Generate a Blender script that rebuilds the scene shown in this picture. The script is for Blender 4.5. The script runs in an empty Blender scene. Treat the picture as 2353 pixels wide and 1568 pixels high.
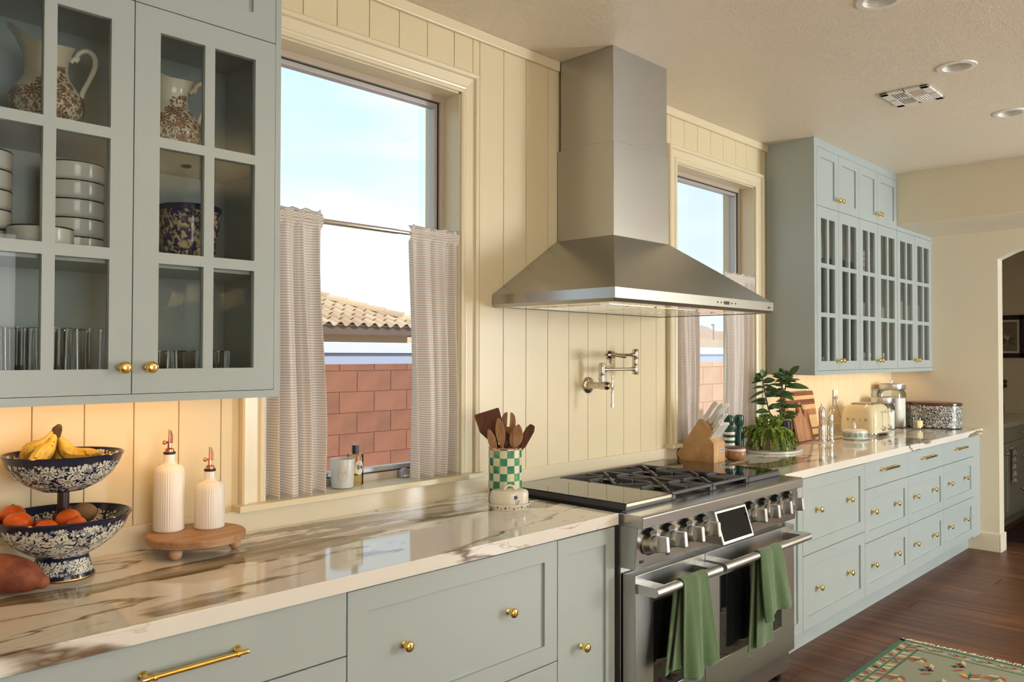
import bpy, bmesh, math, random
from mathutils import Vector, Matrix, Euler
random.seed(7)
PI = math.pi
D = bpy.data
SC = bpy.context.scene
COL = SC.collection

# ------------------------------------------------------------------ camera
cam = D.cameras.new('camera'); camo = D.objects.new('camera', cam); COL.objects.link(camo)
cam.sensor_fit = 'HORIZONTAL'; cam.sensor_width = 36; cam.lens = 1865.2 / 2353 * 36
cam.clip_start = .05; cam.clip_end = 3000
yaw, pitch, roll = .8045, .017, .002
F_ = Vector((math.sin(yaw) * math.cos(pitch), math.cos(yaw) * math.cos(pitch), math.sin(pitch)))
R_ = Vector((math.cos(yaw), -math.sin(yaw), 0)); U_ = R_.cross(F_)
R2 = R_ * math.cos(roll) + U_ * math.sin(roll); U2 = -R_ * math.sin(roll) + U_ * math.cos(roll)
camo.matrix_world = Matrix(((R2.x, U2.x, -F_.x, -2.3277), (R2.y, U2.y, -F_.y, -2.3628), (R2.z, U2.z, -F_.z, 1.4646), (0, 0, 0, 1)))
SC.camera = camo

# ------------------------------------------------------------------ view
SC.view_settings.view_transform = 'Standard'; SC.view_settings.look = 'None'
SC.view_settings.exposure = 0.2; SC.view_settings.gamma = 1.0; SC.view_settings.use_curve_mapping = False

# ------------------------------------------------------------------ sky
W = D.worlds.new('sky'); SC.world = W; W.use_nodes = True
nt = W.node_tree; nt.nodes.clear()
tc = nt.nodes.new('ShaderNodeTexCoord'); sep = nt.nodes.new('ShaderNodeSeparateXYZ'); nt.links.new(tc.outputs['Generated'], sep.inputs[0])
rmp = nt.nodes.new('ShaderNodeValToRGB'); nt.links.new(sep.outputs['Z'], rmp.inputs[0])
e = rmp.color_ramp.elements
e[0].position = 0.0; e[0].color = (.86, .93, .97, 1); e[1].position = 1; e[1].color = (.22, .42, .74, 1)
for p_, c_ in ((.10, (.78, .90, .97, 1)), (.22, (.60, .81, .95, 1)), (.36, (.49, .72, .92, 1))):
    q = rmp.color_ramp.elements.new(p_); q.color = c_
mp = nt.nodes.new('ShaderNodeMapping'); mp.inputs['Scale'].default_value = (1.2, 3.2, 8.0); mp.inputs['Rotation'].default_value = (0.25, 0.2, .5)
nt.links.new(tc.outputs['Generated'], mp.inputs[0])
nz = nt.nodes.new('ShaderNodeTexNoise'); nz.inputs['Scale'].default_value = 1.6; nz.inputs['Detail'].default_value = 5; nz.inputs['Roughness'].default_value = .45; nz.inputs['Distortion'].default_value = .5
nt.links.new(mp.outputs[0], nz.inputs['Vector'])
cr = nt.nodes.new('ShaderNodeMapRange'); cr.inputs['From Min'].default_value = .42; cr.inputs['From Max'].default_value = .78; cr.inputs['To Max'].default_value = .75
nt.links.new(nz.outputs[0], cr.inputs[0])
mx = nt.nodes.new('ShaderNodeMix'); mx.data_type = 'RGBA'; nt.links.new(cr.outputs[0], mx.inputs[0]); nt.links.new(rmp.outputs[0], mx.inputs[6]); mx.inputs[7].default_value = (.93, .96, .98, 1)
bg = nt.nodes.new('ShaderNodeBackground'); bg.inputs[1].default_value = 1.25; nt.links.new(mx.outputs[2], bg.inputs[0])
wo = nt.nodes.new('ShaderNodeOutputWorld'); nt.links.new(bg.outputs[0], wo.inputs[0])

# ------------------------------------------------------------------ lights
def light(name, kind, loc, energy, color, rot=None, **kw):
    l = D.lights.new(name, kind); l.energy = energy; l.color = color
    for k, v in kw.items(): setattr(l, k, v)
    o = D.objects.new(name, l); COL.objects.link(o); o.location = loc
    if rot is not None: o.rotation_euler = rot
    return o
# sun from behind the house, to the right
sun = light('sun_offscreen', 'SUN', (20, -30, 20), 3.7, (1, .90, .76), angle=.009)
sd = Vector((-math.sin(.61) * math.cos(.80), math.cos(.61) * math.cos(.80), -math.sin(.80)))
sun.rotation_euler = sd.to_track_quat('-Z', 'Y').to_euler()
# daylight stand-ins at two openings added in the unseen opposite wall
light('added_daylight_a_offscreen', 'AREA', (-1.6, -5.08, 1.45), 45, (1, .97, .92), rot=(PI / 2, 0, 0), shape='RECTANGLE', size=2.1, size_y=1.8)
light('added_daylight_b_offscreen', 'AREA', (3.8, -5.08, 1.45), 150, (.88, .94, 1), rot=(PI / 2, 0, 0), shape='RECTANGLE', size=.9, size_y=1.8)

# ------------------------------------------------------------------ mesh helpers
class G:
    def __init__(s): s.v = []; s.f = []; s.sm = []; s.uv = []; s.mi = []; s.cur = 0
    def add(s, vs, fs, smooth=False, uvs=None):
        o = len(s.v); s.v += [tuple(p) for p in vs]; s.uv += (uvs if uvs else [(0, 0)] * len(vs))
        for f in fs: s.f.append(tuple(i + o for i in f)); s.sm.append(smooth); s.mi.append(s.cur)
        return s
    def box(s, x0, x1, y0, y1, z0, z1):
        if x0 > x1: x0, x1 = x1, x0
        if y0 > y1: y0, y1 = y1, y0
        if z0 > z1: z0, z1 = z1, z0
        return s.add([(x0, y0, z0), (x1, y0, z0), (x1, y1, z0), (x0, y1, z0), (x0, y0, z1), (x1, y0, z1), (x1, y1, z1), (x0, y1, z1)],
                     [(0, 3, 2, 1), (4, 5, 6, 7), (0, 1, 5, 4), (1, 2, 6, 5), (2, 3, 7, 6), (3, 0, 4, 7)])
    def hexa(s, p): return s.add(p, [(0, 3, 2, 1), (4, 5, 6, 7), (0, 1, 5, 4), (1, 2, 6, 5), (2, 3, 7, 6), (3, 0, 4, 7)])
    def lathe(s, prof, c=(0, 0, 0), n=32, axis='z', sx=1, sy=1, wob=None):
        vs = []; fs = []; uv = []; L = 0; m = len(prof)
        for j, (r, h) in enumerate(prof):
            if j: L += math.hypot(r - prof[j - 1][0], h - prof[j - 1][1])
            for i in range(n + 1):
                a = 2 * PI * i / n; rr = r * (wob(a) if wob else 1)
                x, y = rr * math.cos(a) * sx, rr * math.sin(a) * sy
                if axis == 'z': p = (c[0] + x, c[1] + y, c[2] + h)
                elif axis == 'y': p = (c[0] + x, c[1] - h, c[2] + y)   # height runs towards -y
                else: p = (c[0] + h, c[1] + x, c[2] + y)
                vs.append(p); uv.append((a, L))
        for j in range(m - 1):
            for i in range(n):
                a = j * (n + 1) + i; fs.append((a, a + 1, a + n + 2, a + n + 1))
        return s.add(vs, fs, True, uv)
    def loft(s, rings, cap=True, smooth=True, closed=False):
        n = len(rings[0]); vs = [p for r in rings for p in r]; fs = []; m = len(rings)
        for j in range(m if closed else m - 1):
            for i in range(n):
                k = (j + 1) % m
                fs.append((j * n + i, j * n + (i + 1) % n, k * n + (i + 1) % n, k * n + i))
        if cap and not closed: fs.append(tuple(range(n))[::-1]); fs.append(tuple(range((m - 1) * n, m * n)))
        return s.add(vs, fs, smooth)
    def tube(s, pts, r, n=10, cap=True, sq=(1, 1)):
        pts = [Vector(p) for p in pts]; m = len(pts); rings = []; up = None
        for i, p in enumerate(pts):
            t = (pts[min(i + 1, m - 1)] - pts[max(i - 1, 0)]).normalized()
            if up is None: up = Vector((0, 0, 1)) if abs(t.z) < .9 else Vector((1, 0, 0))
            b = t.cross(up).normalized(); up = b.cross(t).normalized()
            rr = r[i] if isinstance(r, (list, tuple)) else r
            rings.append([p + (b * math.cos(2 * PI * k / n) * sq[0] + up * math.sin(2 * PI * k / n) * sq[1]) * rr for k in range(n)])
        return s.loft(rings, cap)
    def prism(s, poly, h0, h1, plane='xz', smooth=False):
        def P(a, b, h): return (a, b, h) if plane == 'xy' else ((a, h, b) if plane == 'xz' else (h, a, b))
        n = len(poly); vs = [P(a, b, h0) for a, b in poly] + [P(a, b, h1) for a, b in poly]
        fs = [tuple(range(n))[::-1], tuple(range(n, 2 * n))] + [(i, (i + 1) % n, n + (i + 1) % n, n + i) for i in range(n)]
        return s.add(vs, fs, smooth)
    def grid(s, fn, nu, nv, smooth=True):
        vs = [fn(i / nu, j / nv) for j in range(nv + 1) for i in range(nu + 1)]
        fs = [(j * (nu + 1) + i, j * (nu + 1) + i + 1, (j + 1) * (nu + 1) + i + 1, (j + 1) * (nu + 1) + i) for j in range(nv) for i in range(nu)]
        return s.add(vs, fs, smooth, [(i / nu, j / nv) for j in range(nv + 1) for i in range(nu + 1)])
    def sphere(s, c, r, n=20, m=12, sc=(1, 1, 1)):
        pr = [(max(r * math.sin(PI * j / m), 1e-5), -r * math.cos(PI * j / m)) for j in range(m + 1)]
        o = len(s.v); s.lathe(pr, (0, 0, 0), n)
        for i in range(o, len(s.v)): v = s.v[i]; s.v[i] = (c[0] + v[0] * sc[0], c[1] + v[1] * sc[1], c[2] + v[2] * sc[2])
        return s
    def xf(s, M, start=0):
        for i in range(start, len(s.v)): s.v[i] = tuple(M @ Vector(s.v[i]))
        return s
    def mesh(s, name, mats):
        me = D.meshes.new(name); me.from_pydata(s.v, [], s.f)
        bm = bmesh.new(); bm.from_mesh(me); bmesh.ops.recalc_face_normals(bm, faces=bm.faces); bm.to_mesh(me); bm.free()
        me.polygons.foreach_set('use_smooth', s.sm)
        if any(s.mi): me.polygons.foreach_set('material_index', s.mi)
        if any(s.sm):
            try: me.set_sharp_from_angle(angle=math.radians(38))
            except Exception: pass
        uvl = me.uv_layers.new(name='UVMap')
        for l in me.loops: uvl.data[l.index].uv = s.uv[l.vertex_index]
        for m_ in (mats if isinstance(mats, (list, tuple)) else [mats]): me.materials.append(m_)
        me.update(); return me
    def out(s, name, mat, parent=None, loc=None, rot=None, bev=0, seg=2, solid=0, sub=0):
        o = D.objects.new(name, s.mesh(name, mat)); COL.objects.link(o)
        if parent: o.parent = parent
        if loc: o.location = loc
        if rot: o.rotation_euler = rot
        if solid: md = o.modifiers.new('thickness', 'SOLIDIFY'); md.thickness = solid; md.offset = 0
        if sub: md = o.modifiers.new('smooth', 'SUBSURF'); md.levels = sub; md.render_levels = sub
        if bev: md = o.modifiers.new('bevel', 'BEVEL'); md.width = bev; md.segments = seg; md.limit_method = 'ANGLE'; md.angle_limit = .6
        return o
def tag(o, label=None, cat=None, group=None, kind=None):
    if label: o['label'] = label
    if cat: o['category'] = cat
    if group: o['group'] = group
    if kind: o['kind'] = kind
    return o
def thing(name, label, cat, loc=(0, 0, 0), rz=0, group=None):
    o = D.objects.new(name, None); COL.objects.link(o); o.location = loc; o.rotation_euler = (0, 0, rz); o.empty_display_size = .05
    return tag(o, label, cat, group)
def st(o): o['kind'] = 'structure'; return o
def kids(o): return [c for c in list(o.children)]
def dup(root, loc=None, rz=None, label=None, parent=None):
    r = root.copy(); COL.objects.link(r)
    if loc is not None: r.location = loc
    if rz is not None: r.rotation_euler = (0, 0, rz)
    if label: r['label'] = label
    if parent: r.parent = parent
    for c in KIDS.get(root.name, []):
        k = c.copy(); COL.objects.link(k); k.parent = r
        for g in KIDS.get(c.name, []):
            h = g.copy(); COL.objects.link(h); h.parent = k
    return r
KIDS = {}
def reg(root):
    """remember a prototype's parts, so copies need no view-layer update"""
    for o in D.objects:
        if o.parent == root:
            KIDS.setdefault(root.name, []).append(o)
            KIDS[o.name] = [x for x in D.objects if x.parent == o]
    return root
def text(name, body, size, mat, parent, loc, rot, ext=.0006, align='CENTER', spacing=1.0):
    cu = D.curves.new(name, 'FONT'); cu.body = body; cu.size = size; cu.extrude = ext; cu.align_x = align; cu.align_y = 'CENTER'; cu.space_character = spacing
    t = D.objects.new(name + '_tmp', cu); COL.objects.link(t)
    dg = bpy.context.evaluated_depsgraph_get(); me = D.meshes.new_from_object(t.evaluated_get(dg)); D.objects.remove(t)
    me.materials.clear(); me.materials.append(mat)
    o = D.objects.new(name, me); COL.objects.link(o); o.parent = parent; o.location = loc; o.rotation_euler = rot
    return o
def spl(pts, k=6):
    P_ = [Vector(q) for q in pts]; out = []
    for i in range(len(P_) - 1):
        a, b, c, d = P_[max(i - 1, 0)], P_[i], P_[i + 1], P_[min(i + 2, len(P_) - 1)]
        for j in range(k): f = j / k; out.append(.5 * ((2 * b) + (c - a) * f + (2 * a - 5 * b + 4 * c - d) * f * f + (3 * b - a - 3 * c + d) * f ** 3))
    return out + [P_[-1]]
def splr(r, k=6): return [lerp(r[i], r[i + 1], j / k) for i in range(len(r) - 1) for j in range(k)] + [r[-1]]
def lerp(a, b, t): return a + (b - a) * t
def smooth(t): t = max(0, min(1, t)); return t * t * (3 - 2 * t)
def rrect(w, h, r, n=4):
    """rounded rectangle outline centred on the origin"""
    out = []
    for cx, cy, a0 in ((w / 2 - r, h / 2 - r, 0), (-w / 2 + r, h / 2 - r, PI / 2), (-w / 2 + r, -h / 2 + r, PI), (w / 2 - r, -h / 2 + r, 1.5 * PI)):
        for k in range(n + 1): a = a0 + PI / 2 * k / n; out.append((cx + r * math.cos(a), cy + r * math.sin(a)))
    return out

# ------------------------------------------------------------------ materials
class N:
    """small node-tree writer around one Principled material"""
    def __init__(s, name, col=(.8, .8, .8), rough=.5, metal=0, **kw):
        s.m = D.materials.new(name); s.m.use_nodes = True; s.t = s.m.node_tree; s.b = s.t.nodes['Principled BSDF']
        s.b.inputs['Base Color'].default_value = (*col, 1); s.b.inputs['Roughness'].default_value = rough; s.b.inputs['Metallic'].default_value = metal
        for k, v in kw.items(): s.b.inputs[k.replace('_', ' ')].default_value = v
        s.m.diffuse_color = (*col, 1)
    def n(s, typ, **kw):
        nd = s.t.nodes.new('ShaderNode' + typ)
        for k, v in kw.items():
            if k in nd.inputs.keys(): nd.inputs[k].default_value = v
            else: setattr(nd, k, v)
        return nd
    def l(s, a, b): s.t.links.new(a, b); return s
    def coord(s, scale=(1, 1, 1), rot=(0, 0, 0), src='Object', loc=(0, 0, 0)):
        t = s.n('TexCoord'); m = s.n('Mapping'); m.inputs['Scale'].default_value = scale; m.inputs['Rotation'].default_value = rot; m.inputs['Location'].default_value = loc
        s.l(t.outputs[src], m.inputs[0]); return m.outputs[0]
    def noise(s, vec, scale=5, detail=4, rough=.5, dist=0):
        n = s.n('TexNoise'); n.inputs['Scale'].default_value = scale; n.inputs['Detail'].default_value = detail; n.inputs['Roughness'].default_value = rough; n.inputs['Distortion'].default_value = dist
        s.l(vec, n.inputs['Vector']); return n.outputs[0]
    def ramp(s, fac, stops, interp='LINEAR'):
        r = s.n('ValToRGB'); r.color_ramp.interpolation = interp; el = r.color_ramp.elements
        while len(el) < len(stops): el.new(.5)
        for q, (p, c) in zip(el, stops): q.position = p; q.color = (*c, 1) if len(c) == 3 else c
        s.l(fac, r.inputs[0]); return r.outputs[0]
    def val(s, fac, stops): return s.ramp(fac, [(p, (v, v, v)) for p, v in stops])
    def mix(s, fac, a, b, blend='MIX'):
        m = s.n('Mix', data_type='RGBA', blend_type=blend)
        for k, x in ((0, fac), (6, a), (7, b)):
            if isinstance(x, (int, float)): m.inputs[k].default_value = x
            elif isinstance(x, tuple): m.inputs[k].default_value = (*x, 1)
            else: s.l(x, m.inputs[k])
        return m.outputs[2]
    def math(s, op, a, b=None, c=None):
        m = s.n('Math', operation=op)
        for k, x in enumerate((a, b, c)):
            if x is None: continue
            if isinstance(x, (int, float)): m.inputs[k].default_value = x
            else: s.l(x, m.inputs[k])
        return m.outputs[0]
    def color(s, sock): s.l(sock, s.b.inputs['Base Color']); return s
    def rough(s, sock): s.l(sock, s.b.inputs['Roughness']); return s
    def bump(s, h, strength=.2, dist=.01):
        b = s.n('Bump'); b.inputs['Strength'].default_value = strength; b.inputs['Distance'].default_value = dist
        s.l(h, b.inputs['Height']); s.l(b.outputs[0], s.b.inputs['Normal']); return s
def lathe_print(name, parent, prof, mat, s0, s1, sizes, seed=1, off=.0006, sx=1, sy=1, U=None, petals=9, arc=None, cover=None, scale_s=1, rot=0):
    """printed flowers, leaves and buds laid on a turned surface as thin decals.
    prof: (r, z) points; s0..s1: band along the profile; sizes: [(radius, tries)]"""
    L = [0]
    for a, b in zip(prof[:-1], prof[1:]): L.append(L[-1] + math.hypot(b[0] - a[0], b[1] - a[1]))
    def at(s):
        s = max(0, min(L[-1] - 1e-6, s))
        for i in range(len(L) - 1):
            if s <= L[i + 1]: break
        f = (s - L[i]) / max(1e-9, L[i + 1] - L[i]); r = lerp(prof[i][0], prof[i + 1][0], f); z = lerp(prof[i][1], prof[i + 1][1], f)
        dr, dz = prof[i + 1][0] - prof[i][0], prof[i + 1][1] - prof[i][1]; q = math.hypot(dr, dz) or 1
        return r, z, dz / q, -dr / q
    rn = random.Random(seed); g = G(); done = []; two = isinstance(mat, list)
    def pos(a, s):
        r, z, nr, nz_ = at(s); return ((r + off * nr) * math.cos(a) * sx, (r + off * nr) * math.sin(a) * sy, z + off * nz_)
    def put(a0, s, poly):
        r = max(.02, at(s)[0]); pts = [pos(a0 + u / r, s + v) for u, v in poly]
        cu = sum(u for u, v in poly) / len(poly); cv = sum(v for u, v in poly) / len(poly)
        n = len(pts); g.add(pts + [pos(a0 + cu / r, s + cv)], [(i, (i + 1) % n, n) for i in range(n)], True)
    def R(poly, t, dx=0, dy=0): c, q = math.cos(t), math.sin(t); return [(x * c - y * q + dx, x * q + y * c + dy) for x, y in poly]
    def half(l, w, sgn, gap): return [(gap * l, sgn * .06 * w), (.25 * l, sgn * .42 * w), (.5 * l, sgn * .5 * w), (.75 * l, sgn * .34 * w), (l, sgn * .03 * w), (.5 * l, sgn * .07 * w)]
    def leafp(l, w, t, dx=0, dy=0): return [R(half(l, w, 1, .04), t, dx, dy), R(half(l, w, -1, .04), t, dx, dy)]
    def peony(rad, t):
        out = []
        for ring_, (r0, r1, m, wd) in enumerate(((.0, .30, 5, .30), (.24, .62, 8, .34), (.50, 1.0, petals + 2, .36))):
            for i in range(m):
                a = t + ring_ * .35 + 2 * PI * i / m + rn.uniform(-.1, .1); q1 = r1 * rn.uniform(.84, 1.05); w = wd
                out.append(R([(r0 * rad, -.05 * rad), (lerp(r0, q1, .45) * rad, -.5 * w * rad), (lerp(r0, q1, .75) * rad, -.42 * w * rad), (lerp(r0, q1, .82) * rad, -.20 * w * rad), (q1 * rad, -.04 * rad), (lerp(r0, q1, .86) * rad, .12 * w * rad), (lerp(r0, q1, .80) * rad, .36 * w * rad), (lerp(r0, q1, .45) * rad, .42 * w * rad), (r0 * rad, .04 * rad)], a))
        return out
    def flower(rad, t):
        out = [[(.20 * rad * math.cos(2 * PI * i / 9), .20 * rad * math.sin(2 * PI * i / 9)) for i in range(9)]]
        for i in range(petals):
            a = t + 2 * PI * i / petals; w = 2 * PI * rad * .62 / petals
            out.append(R([(.28 * rad, -.22 * w), (.62 * rad, -.48 * w), (.90 * rad, -.42 * w), (1.0 * rad, -.05 * w), (.92 * rad, .10 * w), (.96 * rad, .40 * w), (.62 * rad, .46 * w), (.28 * rad, .22 * w)], a))
        return out
    def spray(rad, t):
        out = []
        for i, d in enumerate((-1.9, -1.1, -.45, .25, .95, 1.8)): out += leafp(rad * (1.0 - .12 * abs(d)), rad * .36, t + d, -.35 * rad * math.cos(t), -.35 * rad * math.sin(t))
        out.append(R([(-.9 * rad, -.04 * rad), (0, -.05 * rad), (0, .05 * rad), (-.9 * rad, .04 * rad)], t)); return out
    def tulip(rad, t):
        out = []
        for d in (-.42, 0, .42): out.append(R([(-.2 * rad, -.05 * rad), (.35 * rad, -.22 * rad), (.95 * rad, 0), (.35 * rad, .20 * rad), (-.2 * rad, .05 * rad)], t + d))
        return out + leafp(.95 * rad, .3 * rad, t + 2.3, -.2 * rad * math.cos(t), -.2 * rad * math.sin(t)) + leafp(.95 * rad, .3 * rad, t - 2.3, -.2 * rad * math.cos(t), -.2 * rad * math.sin(t))
    for k_, (rad, tries) in enumerate(sizes):
        for _ in range(tries):
            a = rn.uniform(0, 2 * PI); s = rn.uniform(s0 + rad * .8, max(s0 + rad * .8, s1 - rad * .8))
            if cover and not cover(a, s): continue
            rr = max(.02, at(s)[0]); ok = True
            for (b, t, q) in done:
                d = abs(a - b); d = min(d, 2 * PI - d)
                if (d * rr) ** 2 + (s - t) ** 2 < ((rad + q) * .64) ** 2: ok = False; break
            if not ok: continue
            done.append((a, s, rad)); t = rn.uniform(0, 2 * PI)
            if k_ == 0: m = peony(rad, t)
            elif k_ == 1: m = tulip(rad, t) if rn.random() < .5 else spray(rad, t)
            elif k_ == 2: m = spray(rad, t) if rn.random() < .6 else flower(rad, t)
            else: m = leafp(rad * 1.9, rad * 1.1, t, -rad * .95 * math.cos(t), -rad * .95 * math.sin(t)) if rn.random() < .7 else [[(rad * .7 * math.cos(2 * PI * i / 7), rad * .7 * math.sin(2 * PI * i / 7)) for i in range(7)]]
            for jj, poly in enumerate(m): g.cur = (1 if (k_ == 0 and jj < 5) or (k_ > 0 and rn.random() < .38) else 0) if two else 0; put(a, s, poly)
    o = g.out(name, mat, parent); o['kind'] = 'stuff'; return o
def plain(name, col, rough=.5, metal=0, **kw): return N(name, col, rough, metal, **kw).m
def paint(name, col, rough=.4, var=.06):
    k = N(name, col, rough); v = k.noise(k.coord(), 3, 3)
    k.color(k.mix(v, tuple(c * (1 - var) for c in col), tuple(min(1, c * (1 + var)) for c in col))); return k.m
def metal(name, col, rough, streak=(1, 1, 60), amt=.08):
    k = N(name, col, rough, 1); v = k.noise(k.coord(streak), 8, 3)
    k.rough(k.math('MULTIPLY_ADD', v, amt * 2, rough - amt)); return k.m
def wood(name, c1, c2, c3, scale=(3, 3, 30), rough=.45, rnd=True):
    k = N(name, c2, rough); co = k.coord(scale)
    if rnd:
        oi = k.n('ObjectInfo'); ad = k.n('VectorMath', operation='ADD'); k.l(co, ad.inputs[0])
        cb = k.n('CombineXYZ'); k.l(k.math('MULTIPLY', oi.outputs['Random'], 37.0), cb.inputs[0]); k.l(k.math('MULTIPLY', oi.outputs['Random'], 91.0), cb.inputs[1]); k.l(cb.outputs[0], ad.inputs[1]); co = ad.outputs[0]
    v = k.noise(co, 1.2, 6, .6, .6); k.color(k.ramp(v, [(.28, c1), (.5, c2), (.72, c3)])); k.bump(v, .05, .002); return k.m
def glass_thin(name, tint=(1, 1, 1), refl=1.0, rough=.02):
    m = D.materials.new(name); m.use_nodes = True; t = m.node_tree; t.nodes.clear()
    o = t.nodes.new('ShaderNodeOutputMaterial'); mi = t.nodes.new('ShaderNodeMixShader'); tr = t.nodes.new('ShaderNodeBsdfTransparent'); gl = t.nodes.new('ShaderNodeBsdfGlossy'); fr = t.nodes.new('ShaderNodeFresnel'); mu = t.nodes.new('ShaderNodeMath')
    tr.inputs[0].default_value = (*tint, 1); gl.inputs['Roughness'].default_value = rough; fr.inputs[0].default_value = 1.45; mu.operation = 'MULTIPLY'; mu.inputs[1].default_value = refl; mu.use_clamp = True
    t.links.new(fr.outputs[0], mu.inputs[0]); t.links.new(mu.outputs[0], mi.inputs[0]); t.links.new(tr.outputs[0], mi.inputs[1]); t.links.new(gl.outputs[0], mi.inputs[2]); t.links.new(mi.outputs[0], o.inputs[0])
    return m
def floral(name, bg, fg, scale=(3, 3), petals=6, ink=None, rough=.15, rim=None, fill=.55, mask=None):
    """printed flowers and leaves on glazed ware; uses the lathe's UVs (angle, arc length)"""
    k = N(name, bg, rough); co = k.coord((scale[0], scale[1], 1), src='UV')
    def layer(vec, sc, pet, rmax, rnd=.8):
        vo = k.n('TexVoronoi', voronoi_dimensions='2D', feature='F1'); vo.inputs['Scale'].default_value = sc; vo.inputs['Randomness'].default_value = rnd; k.l(vec, vo.inputs['Vector'])
        sv = k.n('VectorMath', operation='SCALE'); sv.inputs['Scale'].default_value = 1.0; k.l(vec, sv.inputs[0])
        df = k.n('VectorMath', operation='SUBTRACT'); k.l(vec, df.inputs[0]); k.l(vo.outputs['Position'], df.inputs[1])
        sp = k.n('SeparateXYZ'); k.l(df.outputs[0], sp.inputs[0])
        an = k.math('ARCTAN2', sp.outputs[1], sp.outputs[0])
        wc = k.n('SeparateColor'); k.l(vo.outputs['Color'], wc.inputs[0])
        an = k.math('ADD', an, k.math('MULTIPLY', wc.outputs[0], 6.28))
        c = k.math('COSINE', k.math('MULTIPLY', an, pet))
        edge = k.math('MULTIPLY_ADD', k.math('ABSOLUTE', c), rmax * .55, rmax * .45)
        inside = k.math('LESS_THAN', vo.outputs['Distance'], edge)
        vein = k.math('GREATER_THAN', k.math('FRACT', k.math('MULTIPLY', k.math('DIVIDE', vo.outputs['Distance'], edge), 2.6)), .22)
        ray = k.math('GREATER_THAN', k.math('ABSOLUTE', k.math('SINE', k.math('MULTIPLY', an, pet * 2.0))), .16)
        return k.math('MULTIPLY', inside, k.math('MULTIPLY', vein, ray))
    a = layer(co, 1.0, petals / 2, .52)
    b = layer(co, 2.7, 1.0, .50, 1.0)
    c_ = layer(co, 5.2, 1.5, .42, 1.0)
    tot = k.math('MAXIMUM', a, k.math('MAXIMUM', b, k.math('MULTIPLY', c_, fill)))
    if mask:
        tc_ = k.n('TexCoord'); sp = k.n('SeparateXYZ'); k.l(tc_.outputs['Object'], sp.inputs[0])
        mm = k.n('MapRange'); mm.inputs['From Min'].default_value = mask[0]; mm.inputs['From Max'].default_value = mask[1]; mm.inputs['To Min'].default_value = 1; mm.inputs['To Max'].default_value = 0; k.l(sp.outputs[2], mm.inputs[0])
        tot = k.math('MULTIPLY', tot, k.math('GREATER_THAN', k.math('ADD', mm.outputs[0], k.math('MULTIPLY', k.noise(co, 1.3, 2), .5)), .75))
    k.color(k.mix(tot, bg, fg)); return k.m
# ------------------------------------------------------------------ material library
M = {}
M['wall'] = paint('cream_paint', (.75, .655, .43), .32, .02)
M['trim'] = paint('cream_trim_paint', (.77, .685, .475), .28, .02)
M['endwall'] = paint('pale_cream_paint', (.80, .72, .54), .55, .02)
k = N('textured_ceiling_paint', (.84, .76, .60), .38)
co = k.coord((9, 22, 9), (0, 0, .5)); v1 = k.noise(co, 2.6, 4, .55, 1.3); v2 = k.noise(k.coord((3, 3, 3)), 1.1, 2)
k.bump(k.math('MULTIPLY', k.val(v1, [(.50, 0), (.56, 1)]), k.val(v2, [(.3, .15), (.6, 1)])), .6, .010); M['ceiling'] = k.m
M['sage'] = paint('sage_cabinet_paint', (.398, .46, .452), .30, .02)
M['sage_in'] = M['sage']
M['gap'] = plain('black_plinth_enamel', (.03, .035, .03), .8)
M['brass'] = plain('polished_brass', (.92, .66, .22), .14, 1)
M['steel'] = metal('brushed_stainless', (.47, .475, .475), .25, (2, 2, 90), .0)
M['steel_v'] = metal('brushed_stainless_vertical', (.48, .48, .475), .28, (90, 90, 2), .0)
M['steel_mirror'] = plain('mirror_stainless', (.86, .82, .74), .06, 1)
M['satin'] = plain('satin_aluminium', (.60, .60, .59), .33, 1)
M['nickel'] = plain('polished_nickel', (.72, .67, .60), .08, 1)
M['copper'] = plain('rose_copper', (.85, .38, .26), .18, 1)
M['black_glass'] = plain('black_glass', (.006, .006, .007), .035, 0, Specular_IOR_Level=.8)
M['screen'] = plain('screen_glass', (.003, .003, .004), .02, 0, Specular_IOR_Level=.06)
M['slotgrey'] = plain('slot_grey', (.30, .28, .24), .3, 1)
M['iron'] = plain('cast_iron_grey', (.075, .075, .08), .45)
M['iron_dk'] = plain('black_enamel', (.012, .012, .013), .25)
M['black'] = plain('black_plastic', (.012, .012, .012), .3)
M['white_pl'] = plain('white_plastic', (.78, .77, .74), .35)
M['pane'] = glass_thin('window_glass', (.97, .985, .99), .25, .0)
M['cab_pane'] = glass_thin('cabinet_glass', (.93, .95, .94), .55, .0)
M['clear'] = glass_thin('clear_glass', (.95, .965, .955), .9, .02)
M['frame_al'] = plain('taupe_aluminium', (.50, .42, .33), .4)
M['gasket'] = plain('black_gasket', (.02, .02, .025), .5)
# marble: white ground, broad olive-brown drifts, dark thin veins running along the counter
k = N('veined_marble', (.86, .81, .70), .07)
co = k.coord((.62, 2.3, 2.3), (0, 0, .20), loc=(.9, .35, 0))
nv = k.n('TexNoise'); nv.inputs['Scale'].default_value = 1.9; nv.inputs['Detail'].default_value = 5; nv.inputs['Roughness'].default_value = .55; k.l(co, nv.inputs['Vector'])
ad = k.n('VectorMath', operation='MULTIPLY_ADD'); k.l(nv.outputs['Color'], ad.inputs[0]); ad.inputs[1].default_value = (.75, .75, .75); k.l(co, ad.inputs[2])
r1 = k.math('ABSOLUTE', k.math('SUBTRACT', k.noise(ad.outputs[0], .95, 2, .45), .5))
r2 = k.math('ABSOLUTE', k.math('SUBTRACT', k.noise(ad.outputs[0], 2.3, 3, .5), .5))
gate = k.val(k.noise(co, 1.1, 2), [(.42, 0), (.55, 1)])
vein1 = k.val(r1, [(.0, .95), (.004, .7), (.010, 0)]); vein2 = k.math('MULTIPLY', k.val(r2, [(.0, .7), (.005, 0)]), gate)
pat = k.noise(ad.outputs[0], 1.0, 3, .5)
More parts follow.
